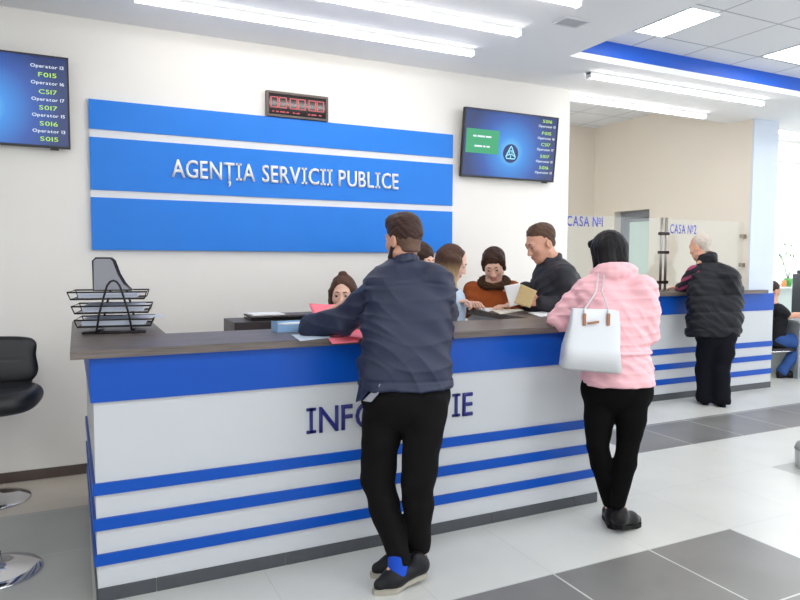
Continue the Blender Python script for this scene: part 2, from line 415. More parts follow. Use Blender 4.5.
# --- human parts -----------------------------------------------------------
class Head:
    def __init__(s, c, fwd, scale=.94, roll=0):
        s.c = np.asarray(c, float); F = unit(fwd); U = unit(np.array([0, 0, 1.0])-F*F[2]); R = np.cross(F, U)
        U2 = U*math.cos(roll)+R*math.sin(roll); R2 = np.cross(F, U2)
        s.B = np.array([R2, F, U2]); s.s = scale
    def w(s, x, y, z): return s.c+s.s*(np.array([x, y, z])@s.B)
    def ell(s, S, c, r, k=.015, sub=False): S.ell(s.w(*c), np.array(r)*s.s, s.B, k*s.s, sub)
    def cap(s, S, a, b, r1, r2, k=.012, sub=False): S.cap(s.w(*a), s.w(*b), r1*s.s, r2*s.s, k*s.s, sub)
    def sculpt(s, S, male=True):
        j = 1.0 if male else .88
        s.ell(S, (0, -.012, .045), (.076, .096, .086), .02)
        s.ell(S, (0, .026, -.022), (.062*j**.5, .066, .092), .03)
        s.ell(S, (0, .045, -.085), (.042*j, .036, .03), .03)
        s.ell(S, (0, .066, -.104), (.018, .016, .014), .018)
        for x in (-1, 1):
            s.ell(S, (x*.04, .056, -.02), (.022, .024, .024), .03)
            s.cap(S, (x*.056, 0, -.06), (x*.03*j, .05, -.092), .016, .014, .025)
        s.cap(S, (-.036, .082, .03), (.036, .082, .03), .011, .011, .02)
        for x in (-1, 1): s.ell(S, (x*.031, .102, .01), (.019, .016, .013), .014, True)
        s.cap(S, (0, .088, .016), (0, .109, -.03), .007, .0115, .014)
        for x in (-1, 1): s.ell(S, (x*.011, .099, -.033), (.009, .011, .008), .008)
        for x in (-1, 1):                                    # eyelid mounds
            s.ell(S, (x*.031, .0835, .0175), (.0175, .0125, .0085), .004); s.ell(S, (x*.031, .081, .0015), (.015, .011, .005), .006)
        s.cap(S, (-.016, .0885, -.058), (.016, .0885, -.058), .0065, .0065, .008)
        s.cap(S, (-.013, .0885, -.069), (.013, .0885, -.069), .0075, .0075, .008)
        s.cap(S, (-.02, .098, -.0635), (.02, .098, -.0635), .0022, .0022, .003, True)
        for x in (-1, 1):
            s.ell(S, (x*.082, -.012, -.008), (.010, .021, .032), .008)
            s.ell(S, (x*.0925, -.006, -.004), (.006, .011, .019), .004, True)
    def paint_lips(s, me, org):
        n = len(me.polygons); c = np.zeros(n*3); me.polygons.foreach_get('center', c); c = c.reshape(-1, 3)+org
        q = (c-s.c)@s.B.T/s.s
        m = (np.abs(q[:, 0]) < .023) & (q[:, 2] < -.05) & (q[:, 2] > -.077) & (q[:, 1] > .086) & (np.abs(q[:, 0])/.023+np.abs(q[:, 2]+.0635)/.022 < 1.35)
        me.polygons.foreach_set('material_index', m.astype(np.int32))
    def extras(s, root, org, browm):
        for x in (-1, 1):
            c = s.w(x*.031, .080, .0095)-org
            bm = bmesh.new(); bmesh.ops.create_uvsphere(bm, u_segments=20, v_segments=14, radius=.0135*s.s)
            Fv = Vector(s.B[1])
            for f in bm.faces:
                f.smooth = True
                f.material_index = 1 if f.calc_center_median().normalized().dot(unit_v(Fv)) > .80 else 0
            bmesh.ops.translate(bm, vec=Vector(c), verts=bm.verts)
            me = bpy.data.meshes.new('eye'); bm.to_mesh(me); bm.free(); link('eye', me, [M_eyew, M_iris], root)
            mb = MB()
            pts = [s.w(x*a, b, d)-org for a, b, d in ((.013, .0945, .031), (.026, .0945, .036), (.038, .088, .0345), (.05, .075, .028))]
            mb.tube(pts, [.0028*s.s, .0036*s.s, .003*s.s, .0014*s.s], 8).build('eyebrow', browm, root)
def unit_v(v): return v.normalized()

def hand(S, wrist, d, nrm, thumb, curl=.5, sc=1.0):
    """palm and five separate fingers; nrm: the way the palm looks; thumb: direction of the thumb's side"""
    w = np.asarray(wrist, float); d = unit(d); t = unit(np.asarray(thumb)-d*(np.asarray(thumb)@d)); n = unit(np.asarray(nrm)-d*(np.asarray(nrm)@d)-t*(np.asarray(nrm)@t))
    for o in (-.022, -.007, .008, .024): S.cap(w+d*.012*sc+t*o*.6*sc, w+d*.085*sc+t*o*1.15*sc, .014*sc, .0115*sc, .008*sc)
    for o, L, c in ((.030, .92, .9), (.0105, 1.05, 1), (-.0095, .98, 1.05), (-.029, .78, 1.15)):
        p = w+d*.086*sc+t*o*sc; ang = curl*.5*c; rad = .0088
        for seg in (.040, .026, .021):
            q = p+(d*math.cos(ang)+n*math.sin(ang))*seg*L*sc; S.cap(p, q, rad*sc, (rad-.0008)*sc, .0025*sc); p = q; ang += curl*.75*c; rad -= .0008
    p = w+d*.022*sc+t*.024*sc
    for seg, (a, b, e) in zip((.042, .031, .024), ((.62, .62, .3), (.8, .4, .35), (.9, .1, .4))):
        q = p+unit(d*a+t*b+n*e)*seg*sc; S.cap(p, q, .0115*sc, .0095*sc, .006*sc); p = q

def limb(pts, rs):
    """smooth tapered chain through joints: adds a swell between them"""
    return list(zip([np.asarray(p, float) for p in pts], rs))
def lerp(a, b, t): return np.asarray(a)*(1-t)+np.asarray(b)*t

def shoe(root, org, ankle, toe, m, solem, size=.27, heel=0, width=.045, lift=0, sole_t=.022):
    """ankle = point above the heel, toe = direction; a shoe with upper, opening and sole"""
    d = np.asarray(toe, float)-np.asarray(ankle, float); d[2] = 0; d = unit(d); r = np.array([d[1], -d[0], 0])
    h0 = np.array([ankle[0], ankle[1], 0])-d*.055
    def loc(a, b, z):                                    # a along, b across
        zz = z+lift*max(0, 1-a/(.72*size))
        return h0+d*a+r*b+np.array([0, 0, zz])
    up = SDF()
    base = sole_t
    up.cap(loc(.035, 0, base+.04), loc(.055, 0, base+.07), .038, .036, .03)
    up.cap(loc(.04, 0, base+.03), loc(size*.62, 0, base+.028), .036, .042*width/.045, .03)
    up.cap(loc(size*.62, 0, base+.028), loc(size-.04, .004, base+.014), .041*width/.045, .028, .03)
    o = link('shoe', up.mesh('shoe', .005, org), m, root, True)
    so = SDF()
    pts = [(.0, .0), (.02, .03), (.08, .031), (size*.45, .031), (size*.66, width), (size*.85, .034), (size-.005, .012)]
    top = [(a, b) for a, b in pts]+[(a, -b) for a, b in pts[::-1]]
    t = bmesh.new()
    A = [t.verts.new(Vector(loc(a, b, 0)-org)) for a, b in top]; Bv = [t.verts.new(Vector(loc(a, b*1.03, sole_t)-org)) for a, b in top]
    t.faces.new(A[::-1]); t.faces.new(Bv)
    for i in range(len(A)): t.faces.new((A[i], A[(i+1) % len(A)], Bv[(i+1) % len(A)], Bv[i]))
    bmesh.ops.recalc_face_normals(t, faces=t.faces[:])
    me = bpy.data.meshes.new('sole'); t.to_mesh(me); t.free(); link('sole', me, solem, o)
    return o

# ================================================================== THE SETTING
YW = 5.04            # back wall
ZC, ZT, ZR = 3.11, 3.285, 3.45
# floor: light tiles with dark and grey bands
def build_floor():
    xs = sorted({-6, -.465, .03, 1.395, 3.255, 3.895, 4.515, 14}); ys = sorted({-8, .555, 2.45, 3.082, 3.745, 4.377, 5.04, 9})
    bm = bmesh.new()
    V = {(x, y): bm.verts.new((x, y, 0)) for x in xs for y in ys}
    for x0, x1 in zip(xs, xs[1:]):
        for y0, y1 in zip(ys, ys[1:]):
            f = bm.faces.new((V[x0, y0], V[x1, y0], V[x1, y1], V[x0, y1])); cx, cy = (x0+x1)/2, (y0+y1)/2
            mi = 0
            if 3.745 < cy < 4.377 and cx > 3.895: mi = 1
            if cy < 2.45 and 1.395 < cx < 3.255 and cy > .555: mi = 1
            if cx > 4.515 and 2.45 < cy < 3.082: mi = 2
            if cx < .03 and cy < 4.377: mi = 2
            if cx < .03 and cy > 4.377: mi = 3
            f.material_index = mi
    g = bmesh.ops.extrude_face_region(bm, geom=bm.faces[:])
    bmesh.ops.translate(bm, vec=(0, 0, -.1), verts=[e for e in g['geom'] if isinstance(e, bmesh.types.BMVert)])
    bmesh.ops.recalc_face_normals(bm, faces=bm.faces[:])
    me = bpy.data.meshes.new('floor'); bm.to_mesh(me); bm.free()
    link('floor', me, [M_floor, M_floord, M_floorg, M_floorb])['kind'] = 'structure'
build_floor()
S = 'structure'
bx('wall_back', (-6, 4.24, YW, YW+.25, 0, 3.6), M_wall, kind=S)
bx('wall_left', (-6.2, -6, -8, YW+.25, 0, 3.6), M_wall, kind=S)
bx('wall_room_back', (4.0, 7.4, 7.69, 7.9, 0, 3.7), M_wallroom, kind=S)
# side wall of the cash room, with the recess of the glazed door
mb = MB(); DY0, DY1, DZ = 6.60, 7.26, 2.19
mb.box(6.945, 7.36, 5.115, DY0, 0, 3.7); mb.box(6.96, 7.36, DY1, 7.69, 0, 3.7); mb.box(6.96, 7.36, DY0, DY1, DZ, 3.7); mb.box(7.2, 7.36, DY0, DY1, 0, DZ)
mb.build('wall_room_side', M_wallroom, kind=S)
bx('trim_column', (6.945, 7.37, 5.092, 5.113, 0, 3.6), mat('column_paint', (208, 217, 229), .6), kind=S)
# door: grey aluminium frame round a frosted pane
M_alu = mat('grey_aluminium', (134, 138, 146), .4, metal=.3)
d = MB(); X0, X1 = 7.08, 7.13
d.box(X0, X1, DY1-.075, DY1-.002, 0, DZ-.002, .004); d.box(X0, X1, DY0+.002, DY0+.06, 0, DZ-.002, .004); d.box(X0, X1, DY0+.06, DY1-.075, DZ-.1, DZ-.002, .004); d.box(X0, X1, DY0+.06, DY1-.075, .0, .12, .004)
dr = d.build('door_1', M_alu, kind=S)
p = MB(); p.box(X0+.004, X0+.04, DY1-.16, DY1-.08, .13, DZ-.11, .003); p.box(X0+.004, X0+.04, DY0+.06, DY0+.11, .13, DZ-.11, .003); p.box(X0+.004, X0+.04, DY0+.11, DY1-.16, DZ-.15, DZ-.11, .003)
p.build('leaf_frame', M_alu, dr)
bx('pane', (X0+.015, X0+.03, DY0+.1, DY1-.15, .12, DZ-.14), M_doorglass, dr)
# ceilings: low plaster soffit, raised tiled field with its blue upstand, the cash room's grid
mb = MB(); XS, YS0, YS1 = 3.545, 4.25, 5.42
mb.box(-6, XS, -8, YS1, ZC, ZC+.6); mb.box(XS, 14, YS0, YS1, ZC, ZC+.6)
mb.build('ceiling', M_ceil, kind=S)
bx('ceiling_raised', (XS, 14, -8, YS0-.012, ZT, ZT+.3), M_ctile, kind=S)
bx('ceiling_room', (4.0, 7.4, YS1, 7.9, ZR, ZR+.2), M_ctile, kind=S)
bx('ceiling_office', (7.36, 14, YS1, 6.9, 3.3, 3.5), M_ceil, kind=S)
M_blueup = mat('blue_upstand_paint', (10, 88, 200), .5)
bx('trim_ceiling_blue', (XS, 14, YS0-.012, YS0, ZC+.05, ZT), M_blueup, kind=S)
bx('trim_ceiling_white', (XS, 14, YS0-.016, YS0, ZC-.0, ZC+.05), M_white, kind=S)
# skirting of brown tiles on the back wall
mb = MB(); x = -6.0
while x < 4.2:
    x1 = min(x+.61, 4.24); mb.box(x+.002, x1-.002, YW-.012, YW, .001, .07, .001); x = x1
mb.build('baseboard_back', M_brown, kind=S)
bx('baseboard_room', (6.93, 6.9445, 5.70, 6.59, .001, .07), M_brown, kind=S)
# far office: sill wall and wide window
WY = 6.55
bx('wall_office', (7.36, 14, WY, WY+.2, 0, 1.08), mat('office_wall_pale', (214, 226, 220), .7), kind=S)
bx('wall_office_head', (7.36, 14, WY, WY+.2, 3.0, 3.6), M_wall, kind=S)
w1 = MB()
for xx in (7.42, 9.06, 10.7, 12.3, 13.9): w1.box(xx, xx+.07, WY+.04, WY+.11, 1.11, 3.0, .004)
w1.box(7.42, 13.97, WY+.04, WY+.11, 1.081, 1.15, .004); w1.box(7.42, 13.97, WY+.04, WY+.11, 2.93, 2.999, .004)
w1 = w1.build('window_1', M_white, kind=S)
bx('pane', (7.45, 13.95, WY+.07, WY+.08, 1.13, 2.95), M_glass, w1)
bx('trim_sill', (7.4, 14, WY-.12, WY+.035, 1.081, 1.105), M_white, w1, .004)

# ================================================================== CEILING LIGHTS, VENT
def led(x0, x1, y, label, z=ZC, group='long ceiling light strips'):
    t = thing('ceiling_light', label, 'light', ((x0+x1)/2, y, z-.001), 0, group); h = (x1-x0)/2
    MB().box(-h, h, -.028, .028, -.020, 0, .002).box(-h, -h+.012, -.029, .029, -.052, -.001, .003).box(h-.012, h, -.029, .029, -.052, -.001, .003).build('housing', M_white, t)
    m = MB(); n = 10
    poly = [(-.026, -.0205), (-.027, -.028)]+[(-.027*math.cos(PI*k/n), -.028-.022*math.sin(PI*k/n)) for k in range(1, n)]+[(.027, -.028), (.026, -.0205)]
    m.prism(poly, -h+.0125, h-.0125, Matrix(((0, 0, 1, 0), (1, 0, 0, 0), (0, 1, 0, 0), (0, 0, 0, 1)))).build('diffuser', M_led, t)
    return t
led(.344, 2.78, 4.44, 'long white light strip nearest the back wall above the blue sign')
led(.40, 2.828, 3.905, 'long white light strip in the middle of the row above the counter')
led(.41, 2.835, 3.30, 'long white light strip right above the front of the information counter')
led(3.985, 6.253, 4.505, 'white light strip below the blue ceiling band near the cash desk')
led(3.98, 6.253, 5.195, 'white light strip right above the cash desk glass')
def panel(x0, x1, y0, y1, z, label, group='recessed square ceiling light panels'):
    t = thing('ceiling_panel_light', label, 'light', ((x0+x1)/2, (y0+y1)/2, z), 0, group); a, b = (x1-x0)/2, (y1-y0)/2
    m = MB()
    for q in ((-a, a, -b, -b+.012), (-a, a, b-.012, b), (-a, -a+.012, -b+.012, b-.012), (a-.012, a, -b+.012, b-.012)): m.box(*q, -.008, -.0005)
    m.build('frame', M_white, t); bx('diffuser', (-a+.012, a-.012, -b+.012, b-.012, -.006, -.001), M_ledp, t)
panel(3.937, 4.245, 3.40, 3.955, ZT, 'narrow bright light panel in the raised tiled ceiling near the blue band corner')
panel(5.41, 6.0, 3.36, 3.93, ZT, 'bright light panel in the raised tiled ceiling at the photo right edge')
for i, (x, y) in enumerate(((4.1, 1.4), (5.7, 1.4), (7.6, 1.4), (4.1, -.8), (5.7, -.8), (7.6, -.8), (7.6, 3.6), (9.4, 3.6))):
    panel(x-.3, x+.3, y-.3, y+.3, ZT, 'square light panel in the hall ceiling behind the camera', 'hall ceiling light panels')
for i, (x, y) in enumerate(((-1.6, 1.2), (.6, 1.2), (2.4, 1.2), (-1.6, -1.2), (.6, -1.2), (2.4, -1.2), (-3.6, 1.2), (-3.6, -1.2))):
    panel(x-.3, x+.3, y-.3, y+.3, ZC, 'square light panel in the lower ceiling behind the camera', 'lower ceiling light panels')
panel(8.6, 10.6, 5.55, 5.72, 3.3, 'nearer bright strip panel in the far office ceiling', 'far office ceiling panels')
panel(8.6, 10.6, 6.0, 6.2, 3.3, 'further bright strip panel in the far office ceiling by the window', 'far office ceiling panels')
t = thing('ceiling_vent', 'small grey air vent grille in the white ceiling', 'vent', (3.05, 3.63, ZC))
m = MB()
for q in ((-.1, .1, -.07, -.058), (-.1, .1, .058, .07), (-.1, -.088, -.058, .058), (.088, .1, -.058, .058)): m.box(*q, -.008, -.0005)
m.build('frame', mat('vent_grey', (214, 216, 220), .5), t)
m = MB()
for i in range(7):
    y = -.048+i*.016; m.box(-.088, .088, y-.005, y+.003, -.006, -.002)
m.build('grille', mat('vent_slat', (190, 192, 198), .5), t)

# ================================================================== WALL SIGN
sg = thing('wall_sign', 'large blue wall sign with white bands and raised agency lettering', 'sign', (1.52, YW, 2.06))
W2 = 1.425
for z0, z1 in ((1.555, 1.914), (1.964, 2.32), (2.374, 2.573)): bx('panel', (-W2, W2, -.03, 0, z0-2.06, z1-2.06), M_sign, sg, .002)
for z0, z1 in ((1.914, 1.964), (2.32, 2.374)): bx('strip', (-W2, W2, -.022, 0, z0-2.06, z1-2.06), M_signstrip, sg)
mb = MB(); lettering(mb, 'AGENȚIA SERVICII PUBLICE',   .126, 1.795, frame_M((.622-1.52, -.03, 2.079-2.06), (1, 0, 0), (0, 0, 1)), .014)
mb.build('lettering', M_letter, sg)

# ================================================================== SCREENS
def tv(x, label, rows):
    T = thing('wall_screen', label, 'screen', (x, YW-.055, 2.22), 0, 'queue display screens'); w, h = 1.006, .585
    tilt = math.radians(-6.2)   # leans out at the top
    MB().box(-.2, .2, .02, .0545, .12, .42, .004).box(-.03, .03, -.01, .05, .2, .34).build('wall_bracket', M_black, T)
    R = Matrix.Rotation(-tilt, 4, 'X')
    def put(mb, name, m): 
        o = mb.build(name, m, T); o.matrix_local = R; return o
    put(MB().box(-w/2, w/2, -.0, .03, 0, h, .004), 'casing', M_black)
    f = MB(); b = .011
    f.box(-w/2, w/2, -.006, 0, 0, .016).box(-w/2, w/2, -.006, 0, h-b, h).box(-w/2, -w/2+b, -.006, 0, .016, h-b).box(w/2-b, w/2, -.006, 0, .016, h-b)
    put(f, 'bezel', M_black)
    sw, sh = w-2*b, h-.016-b
    sc = MB().box(-sw/2, sw/2, -.002, 0, .016, h-b); put(sc, 'display', screen_mat('queue_display', .0, .016+sh*.40, .46))
    U = lambda u: -sw/2+u*sw
    Vv = lambda v: .016+sh*(1-v)
    g = MB().box(U(.02), U(.365), -.0028, -.002, Vv(.655), Vv(.29)); green = put(g, 'green_notice', mat('screen_green', (10, 30, 20), .3, emit=(52, 168, 112), es=.5))
    m_lime = mat('screen_lime', (30, 40, 10), .3, emit=(176, 226, 90), es=.6); m_txt = mat('screen_white', (40, 40, 40), .3, emit=(225, 234, 246), es=.6)
    for code, op, v1, v2 in rows:
        for txt, nm, v, cap, ww, mm in ((code, 'ticket_number', v1, .027, .105, m_lime), (op, 'operator_text', v2, .020, .19, m_txt)):
            if txt:
                mb = MB(); lettering(mb, txt, cap, ww, frame_M((U(.885), -.0022, Vv(v)-cap/2), (1, 0, 0), (0, 0, 1)), .0006, center=True); put(mb, nm, mm)
    for us, va, vb in ((((.09, .125), (.135, .21), (.22, .28)), .41, .385), (((.11, .19), (.2, .225), (.235, .27)), .56, .535)):
        for u0, u1 in us: put(MB().box(U(u0), U(u1), -.0034, -.0028, Vv(va), Vv(vb)), 'notice_lettering', m_txt)
    # round emblem: dark disc with a knotted triangle
    D = MB(); r = .082; cx, cz = U(.5), Vv(.62)
    D.prism([(r*math.cos(2*PI*k/40), r*math.sin(2*PI*k/40)) for k in range(40)], .002, .0028, frame_M((cx, 0, cz), (1, 0, 0), (0, 0, 1)))
    put(D, 'emblem_disc', mat('screen_emblem_navy', (4, 12, 40), .3, emit=(14, 44, 108), es=.45))
    L = MB()
    def P(x, z): return (cx+x*r, -.0035, cz+z*r)
    L.tube([P(-.12, .62), P(0, .78), P(.12, .62), P(.62, -.36), P(.5, -.55), P(-.5, -.55), P(-.62, -.36)], .005, 6, closed=True)
    L.tube([P(-.16, .2), P(0, .34), P(.16, .2), P(.16, -.1), P(-.16, -.1)], .004, 6, closed=True)
    L.tube([P(-.52, -.28), P(-.16, -.1)], .004, 6); L.tube([P(.52, -.28), P(.16, -.1)], .004, 6); L.tube([P(0, -.1), P(0, -.55)], .004, 6)
    put(L, 'emblem_triangle', mat('screen_emblem_cyan', (30, 50, 60), .3, emit=(150, 226, 246), es=.65))
    put(MB().box(w/2-.12, w/2-.07, .0, .02, -.012, .001), 'sensor', M_black)
tv(3.51, 'wall screen with green notice and round emblem between blue sign and cash room',
   [('S016', 'Operator 13', .06, .14), ('F015', 'Operator 16', .25, .33), ('C517', 'Operator 17', .43, .51), ('S017', 'Operator 15', .62, .70), ('S016', 'Operator 13', .80, .88)])
tv(-.523, 'wall screen listing ticket numbers, cut off by the photo left edge',
   [('', 'Operator 13', .02, .105), ('F015', 'Operator 16', .2, .29), ('C517', 'Operator 17', .39, .475), ('S017', 'Operator 15', .57, .655), ('S016', 'Operator 13', .75, .835), ('S015', '', .925, 1)])

# ================================================================== CLOCK
ck = thing('digital_clock', 'digital wall clock with faint red digits above the blue sign', 'clock', (1.556, YW, 2.6705))
cw, chh = .245, .095
f = MB()
f.box(-cw, cw, -.045, 0, -chh, -chh+.018, .003).box(-cw, cw, -.045, 0, chh-.018, chh, .003).box(-cw, -cw+.018, -.045, 0, -chh+.018, chh-.018, .003).box(cw-.018, cw, -.045, 0, -chh+.018, chh-.018, .003)
f.build('frame', mat('clock_frame', (96, 82, 76), .4), ck)
bx('face', (-cw+.017, cw-.017, -.036, -.002, -chh+.017, chh-.017), mat('clock_face', (30, 20, 24), .08), ck)
m = MB(); TH = .009
def digit(cx, cz, w=.034, h=.06):
    for seg in 'abcdef':
        q = {'a': (-w, w, h-TH, h), 'd': (-w, w, -h, -h+TH), 'f': (-w, -w+TH, .003, h-TH-.002), 'b': (w-TH, w, .003, h-TH-.002), 'e': (-w, -w+TH, -h+TH+.002, -.003), 'c': (w-TH, w, -h+TH+.002, -.003)}[seg]
        m.box(cx+q[0]*.9, cx+q[1]*.9, -.0368, -.036, cz+q[2]*.68, cz+q[3]*.68)
for x0 in (-.15, 0, .15):
    for dx in (-.033, .033): digit(x0+dx, .014)
for xx in (-.075, .075): m.box(xx-.004, xx+.004, -.0368, -.036, .0, .008)
m.build('digits', mat('clock_red', (60, 16, 16), .3, emit=(226, 96, 100), es=.5), ck)
for a, b in ((-.2, -.185), (-.17, -.15), (-.14, -.1), (-.09, -.07), (-.04, -.02), (-.01, .015), (.08, .1), (.11, .15), (.17, .19)):
    bx('date_text', (a, b, -.0366, -.036, -.06, -.05), mat('clock_red_dim', (60, 16, 16), .3, emit=(190, 70, 80), es=.6), ck)

# ================================================================== INFORMATION COUNTER
ct = thing('information_counter', 'white reception counter with blue bands, dark wood top and blue information lettering', 'counter', (1.45, 3.09, 0))
O = np.array([1.45, 3.09, 0])
def cp(pts): return [(x-O[0], y-O[1]) for x, y in pts]
outer = [(.05, 3.09), (2.872, 3.09), (3.02, 4.48), (2.78, 4.48), (2.78, 3.52), (.36, 3.52), (.36, 4.46), (.036, 4.46)]
MB().prism(cp(outer), .062, 1.0745).build('body', M_panel, ct)
def band(z0, z1, out, name, m, par=ct):
    # wraps the left end, the front and the right end
    def wrap(o): return [(.036-o, 4.46), (.05-o, 3.09-o), (2.872+o, 3.09-o), (3.02+o, 4.48)]
    P = wrap(out); Q = wrap(-.004)
    return MB().prism(cp(P+Q[::-1]), z0, z1).build(name, m, par)
band(.882, 1.0744, .012, 'upper_band', M_blue)
for z0, z1 in ((.477, .529), (.321, .374), (.165, .215)): band(z0, z1, .012, 'stripe', M_blue)
mb = MB(); x = .05
xs = [.05, .29, .89, 1.49, 2.09, 2.69, 2.872]
for a, b in zip(xs, xs[1:]): mb.box(a-O[0]+.0018, b-O[0]-.0018, -.006, .01, .0006, .0615)
mb.prism(cp([(.044, 3.096), (.056, 3.096), (.042, 4.46), (.030, 4.46)]), .0006, .0615); mb.prism(cp([(2.866, 3.096), (2.878, 3.096), (3.026, 4.48), (3.014, 4.48)]), .0006, .0615)
mb.build('plinth_tiles', M_kick, ct)
MB().prism(cp([(.052, 3.092), (2.87, 3.092), (2.87, 3.11), (.052, 3.11)]), .001, .0615).build('plinth_grout', M_grout, ct)
topo = [(-.035, 3.05), (2.91, 3.05), (3.12, 4.52), (2.735, 4.52), (2.70, 3.585), (.405, 3.585), (.405, 4.3), (.33, 4.5), (-.035, 4.5)]
MB().prism(cp(topo), 1.0755, 1.112, bev=.0015).build('countertop', M_top, ct)
mb = MB(); lettering(mb, 'INFORMAȚIE', .127, .958, frame_M((.996-O[0], -.0003, .640), (1, 0, 0), (0, 0, 1)), .008); mb.build('lettering', M_navy, ct)
# inner work surface
MB().box(.36-O[0], 2.78-O[0], .44, .95, .72, .745).box(.37-O[0], .40-O[0], .46, .94, 0, .72).box(2.74-O[0], 2.77-O[0], .46, .94, 0, .72).build('work_surface', M_darkwood, ct)

# ------------------------------------------------------------------ things on the counter
ZT1 = 1.1125
tr = thing('letter_tray_rack', 'black wire letter tray rack with three filled tiers on left counter end', 'tray rack', (.185, 3.83, ZT1), math.radians(-8))
def tray(z, dy, ox, nm='tray'):
    mb = MB(); a, b = .175, .125
    for dz, g in ((0, .0), (.036, .012)):
        pts = [(-a-g, -b-g+dy, z+dz), (a+g, -b-g+dy, z+dz), (a+g, b+g+dy, z+dz), (-a-g, b+g+dy, z+dz)]
        mb.tube(pts, .0042, 8, closed=True)
    for k in range(9):
        x = -a+2*a*k/8; mb.tube([(x, -b+dy, z), (x, b+dy, z)], .0016, 6)
    for k in range(5):
        y = -b+2*b*k/4+dy; mb.tube([(-a, y, z), (a, y, z)], .0016, 6)
    for sx in (-1, 1):
        for sy in (-1, 1): mb.tube([(sx*a, sy*b+dy, z), (sx*(a+.012), sy*(b+.012)+dy, z+.036)], .003, 6)
    for v in mb.bm.verts: v.co.x += ox
    mb.build(nm, M_blackwire, tr)
for z, dy, ox in ((.034, 0, .0), (.104, .004, -.012), (.176, .008, -.03)): tray(z, dy, ox)
mb = MB()
for sy in (-.142, .142, .125):
    for dx in (0,):
        pts = [(-.085, sy, .006), (-.07, sy, .10), (-.045, sy, .195), (-.03, sy, .245), (-.015, sy, .266), (0, sy, .272), (.015, sy, .266), (.03, sy, .245), (.045, sy, .195), (.07, sy, .10), (.085, sy, .006)]
        mb.tube(pts, .0055, 10)
for x in (-.085, .085): mb.tube([(x, -.16, .006), (x, .16, .006)], .0055, 8)
mb.tube([(-.15, -.155, .006), (.15, -.165, .006)], .005, 8); mb.tube([(-.15, -.12, .006), (.15, -.12, .006)], .005, 8)
mb.build('stand', M_blackwire, tr)
def papers(z0, z1, x0, x1, y0, y1, lab, c=(226, 230, 238), n=5):
    o = None; mb = MB(); h = (z1-z0)/n
    for i in range(n):
        j = lambda: random.uniform(-.004, .004)
        mb.box(x0+j(), x1+j(), y0+j(), y1+j(), z0+i*h, z0+(i+.85)*h)
    p = thing('paper_stack', lab, 'papers', tuple(tr.location), tr.rotation_euler.z, 'papers in the letter trays')
    mb.build('sheets', mat('paper_cool', (208, 214, 228), .6), p)
papers(.040, .070, -.155, .15, -.115, .11, 'white paper stack in the lowest tray of the wire rack')
papers(.110, .142, -.15, .14, -.11, .115, 'white paper stack in the middle tray of the wire rack')
papers(.182, .203, -.17, .11, -.105, .115, 'white paper stack in the top tray of the wire rack')
papers(.0715, .0735, .02, .235, -.04, .10, 'loose sheet sticking out of the rack beside the low tray', n=1)
# mesh magazine holder standing on the rack
mh = thing('magazine_holder', 'grey wire mesh magazine holder with black rim standing on the letter trays', 'file holder', (.165, 3.86, ZT1+.2165), math.radians(-8))
prof = [(-.085, 0), (-.085, .155), (-.07, .17), (.0, .17), (.015, .155), (.038, .085), (.065, .035), (.1, 0)]
for sy in (-.045, .045):
    MB().prism(prof, -.001, .001, Matrix(((1, 0, 0, 0), (0, 0, 1, sy), (0, 1, 0, 0), (0, 0, 0, 1)))).build('mesh_side', M_mesh, mh)
MB().box(-.085, -.083, -.045, .045, 0, .155).box(-.085, .1, -.045, .045, 0, .002).build('mesh_back', M_mesh, mh)
mb = MB()
for sy in (-.045, .045): mb.tube([(a, sy, b) for a, b in prof], .0045, 8, closed=True)
for a, b in (prof[0], prof[2], prof[3], prof[-1]): mb.tube([(a, -.045, b), (a, .045, b)], .004, 8)
mb.build('rim', M_blackwire, mh)

bb = thing('paper_box', 'small pale blue open card box of slips on the counter', 'box', (1.015, 3.43, ZT1), math.radians(4))
m = MB(); a, b, h = .085, .05, .052
m.box(-a, a, -b, b, 0, .002).box(-a, a, -b, -b+.002, 0, h*.8).box(-a, a, b-.002, b, 0, h).box(-a, -a+.002, -b, b, 0, h*1.1).box(a-.002, a, -b, b, 0, h*.8); m.build('box', M_bluebox, bb)
m = MB()
for i in range(6): m.box(-a+.01+.006*i, a-.02+.003*i, -b+.006+.004*i, b-.006, .004+.007*i, .008+.007*i, 0, Matrix.Rotation(math.radians(i*1.3), 4, 'Z'))
m.build('slips', M_paper, bb)
# dark cubby and tray behind the counter
cb = thing('desk_cubby', 'dark open storage cubby standing behind the counter', 'cubby', (1.16, 4.10, .7455))
m = MB(); a, b, h = .33, .16, .375
m.box(-a, a, -b, b, h-.05, h, .002).box(-a, a, -b, b, 0, .018).box(-a, -a+.03, -b, b, .018, h-.05).box(a-.03, a, -b, b, .018, h-.05).box(-a+.03, a-.03, b-.012, b, .018, h-.05)
m.build('carcass', M_darkwood, cb)
dt = thing('document_tray', 'flat black document tray holding papers on the dark cubby', 'tray', (1.14, 4.08, .7455+.3755), 0)
MB().prism([(-.2, -.1), (.26, -.1), (.26, .11), (-.2, .11)], 0, .012, bev=.003).box(-.05, .05, -.03, .03, .012, .02).build('base', M_black, dt)
MB().box(-.2, .26, -.1, .11, .02, .03, .003).build('lid', mat('tray_lid', (92, 82, 76), .5), dt)
ps = bx('paper_sheets', (0, .2, 0, .17, 0, .007), M_paper); ps.location = (.955, 3.99, .7455+.3755+.0305); ps.rotation_euler.z = .05
tag(ps, 'white papers lying on the document tray behind the counter', 'papers')

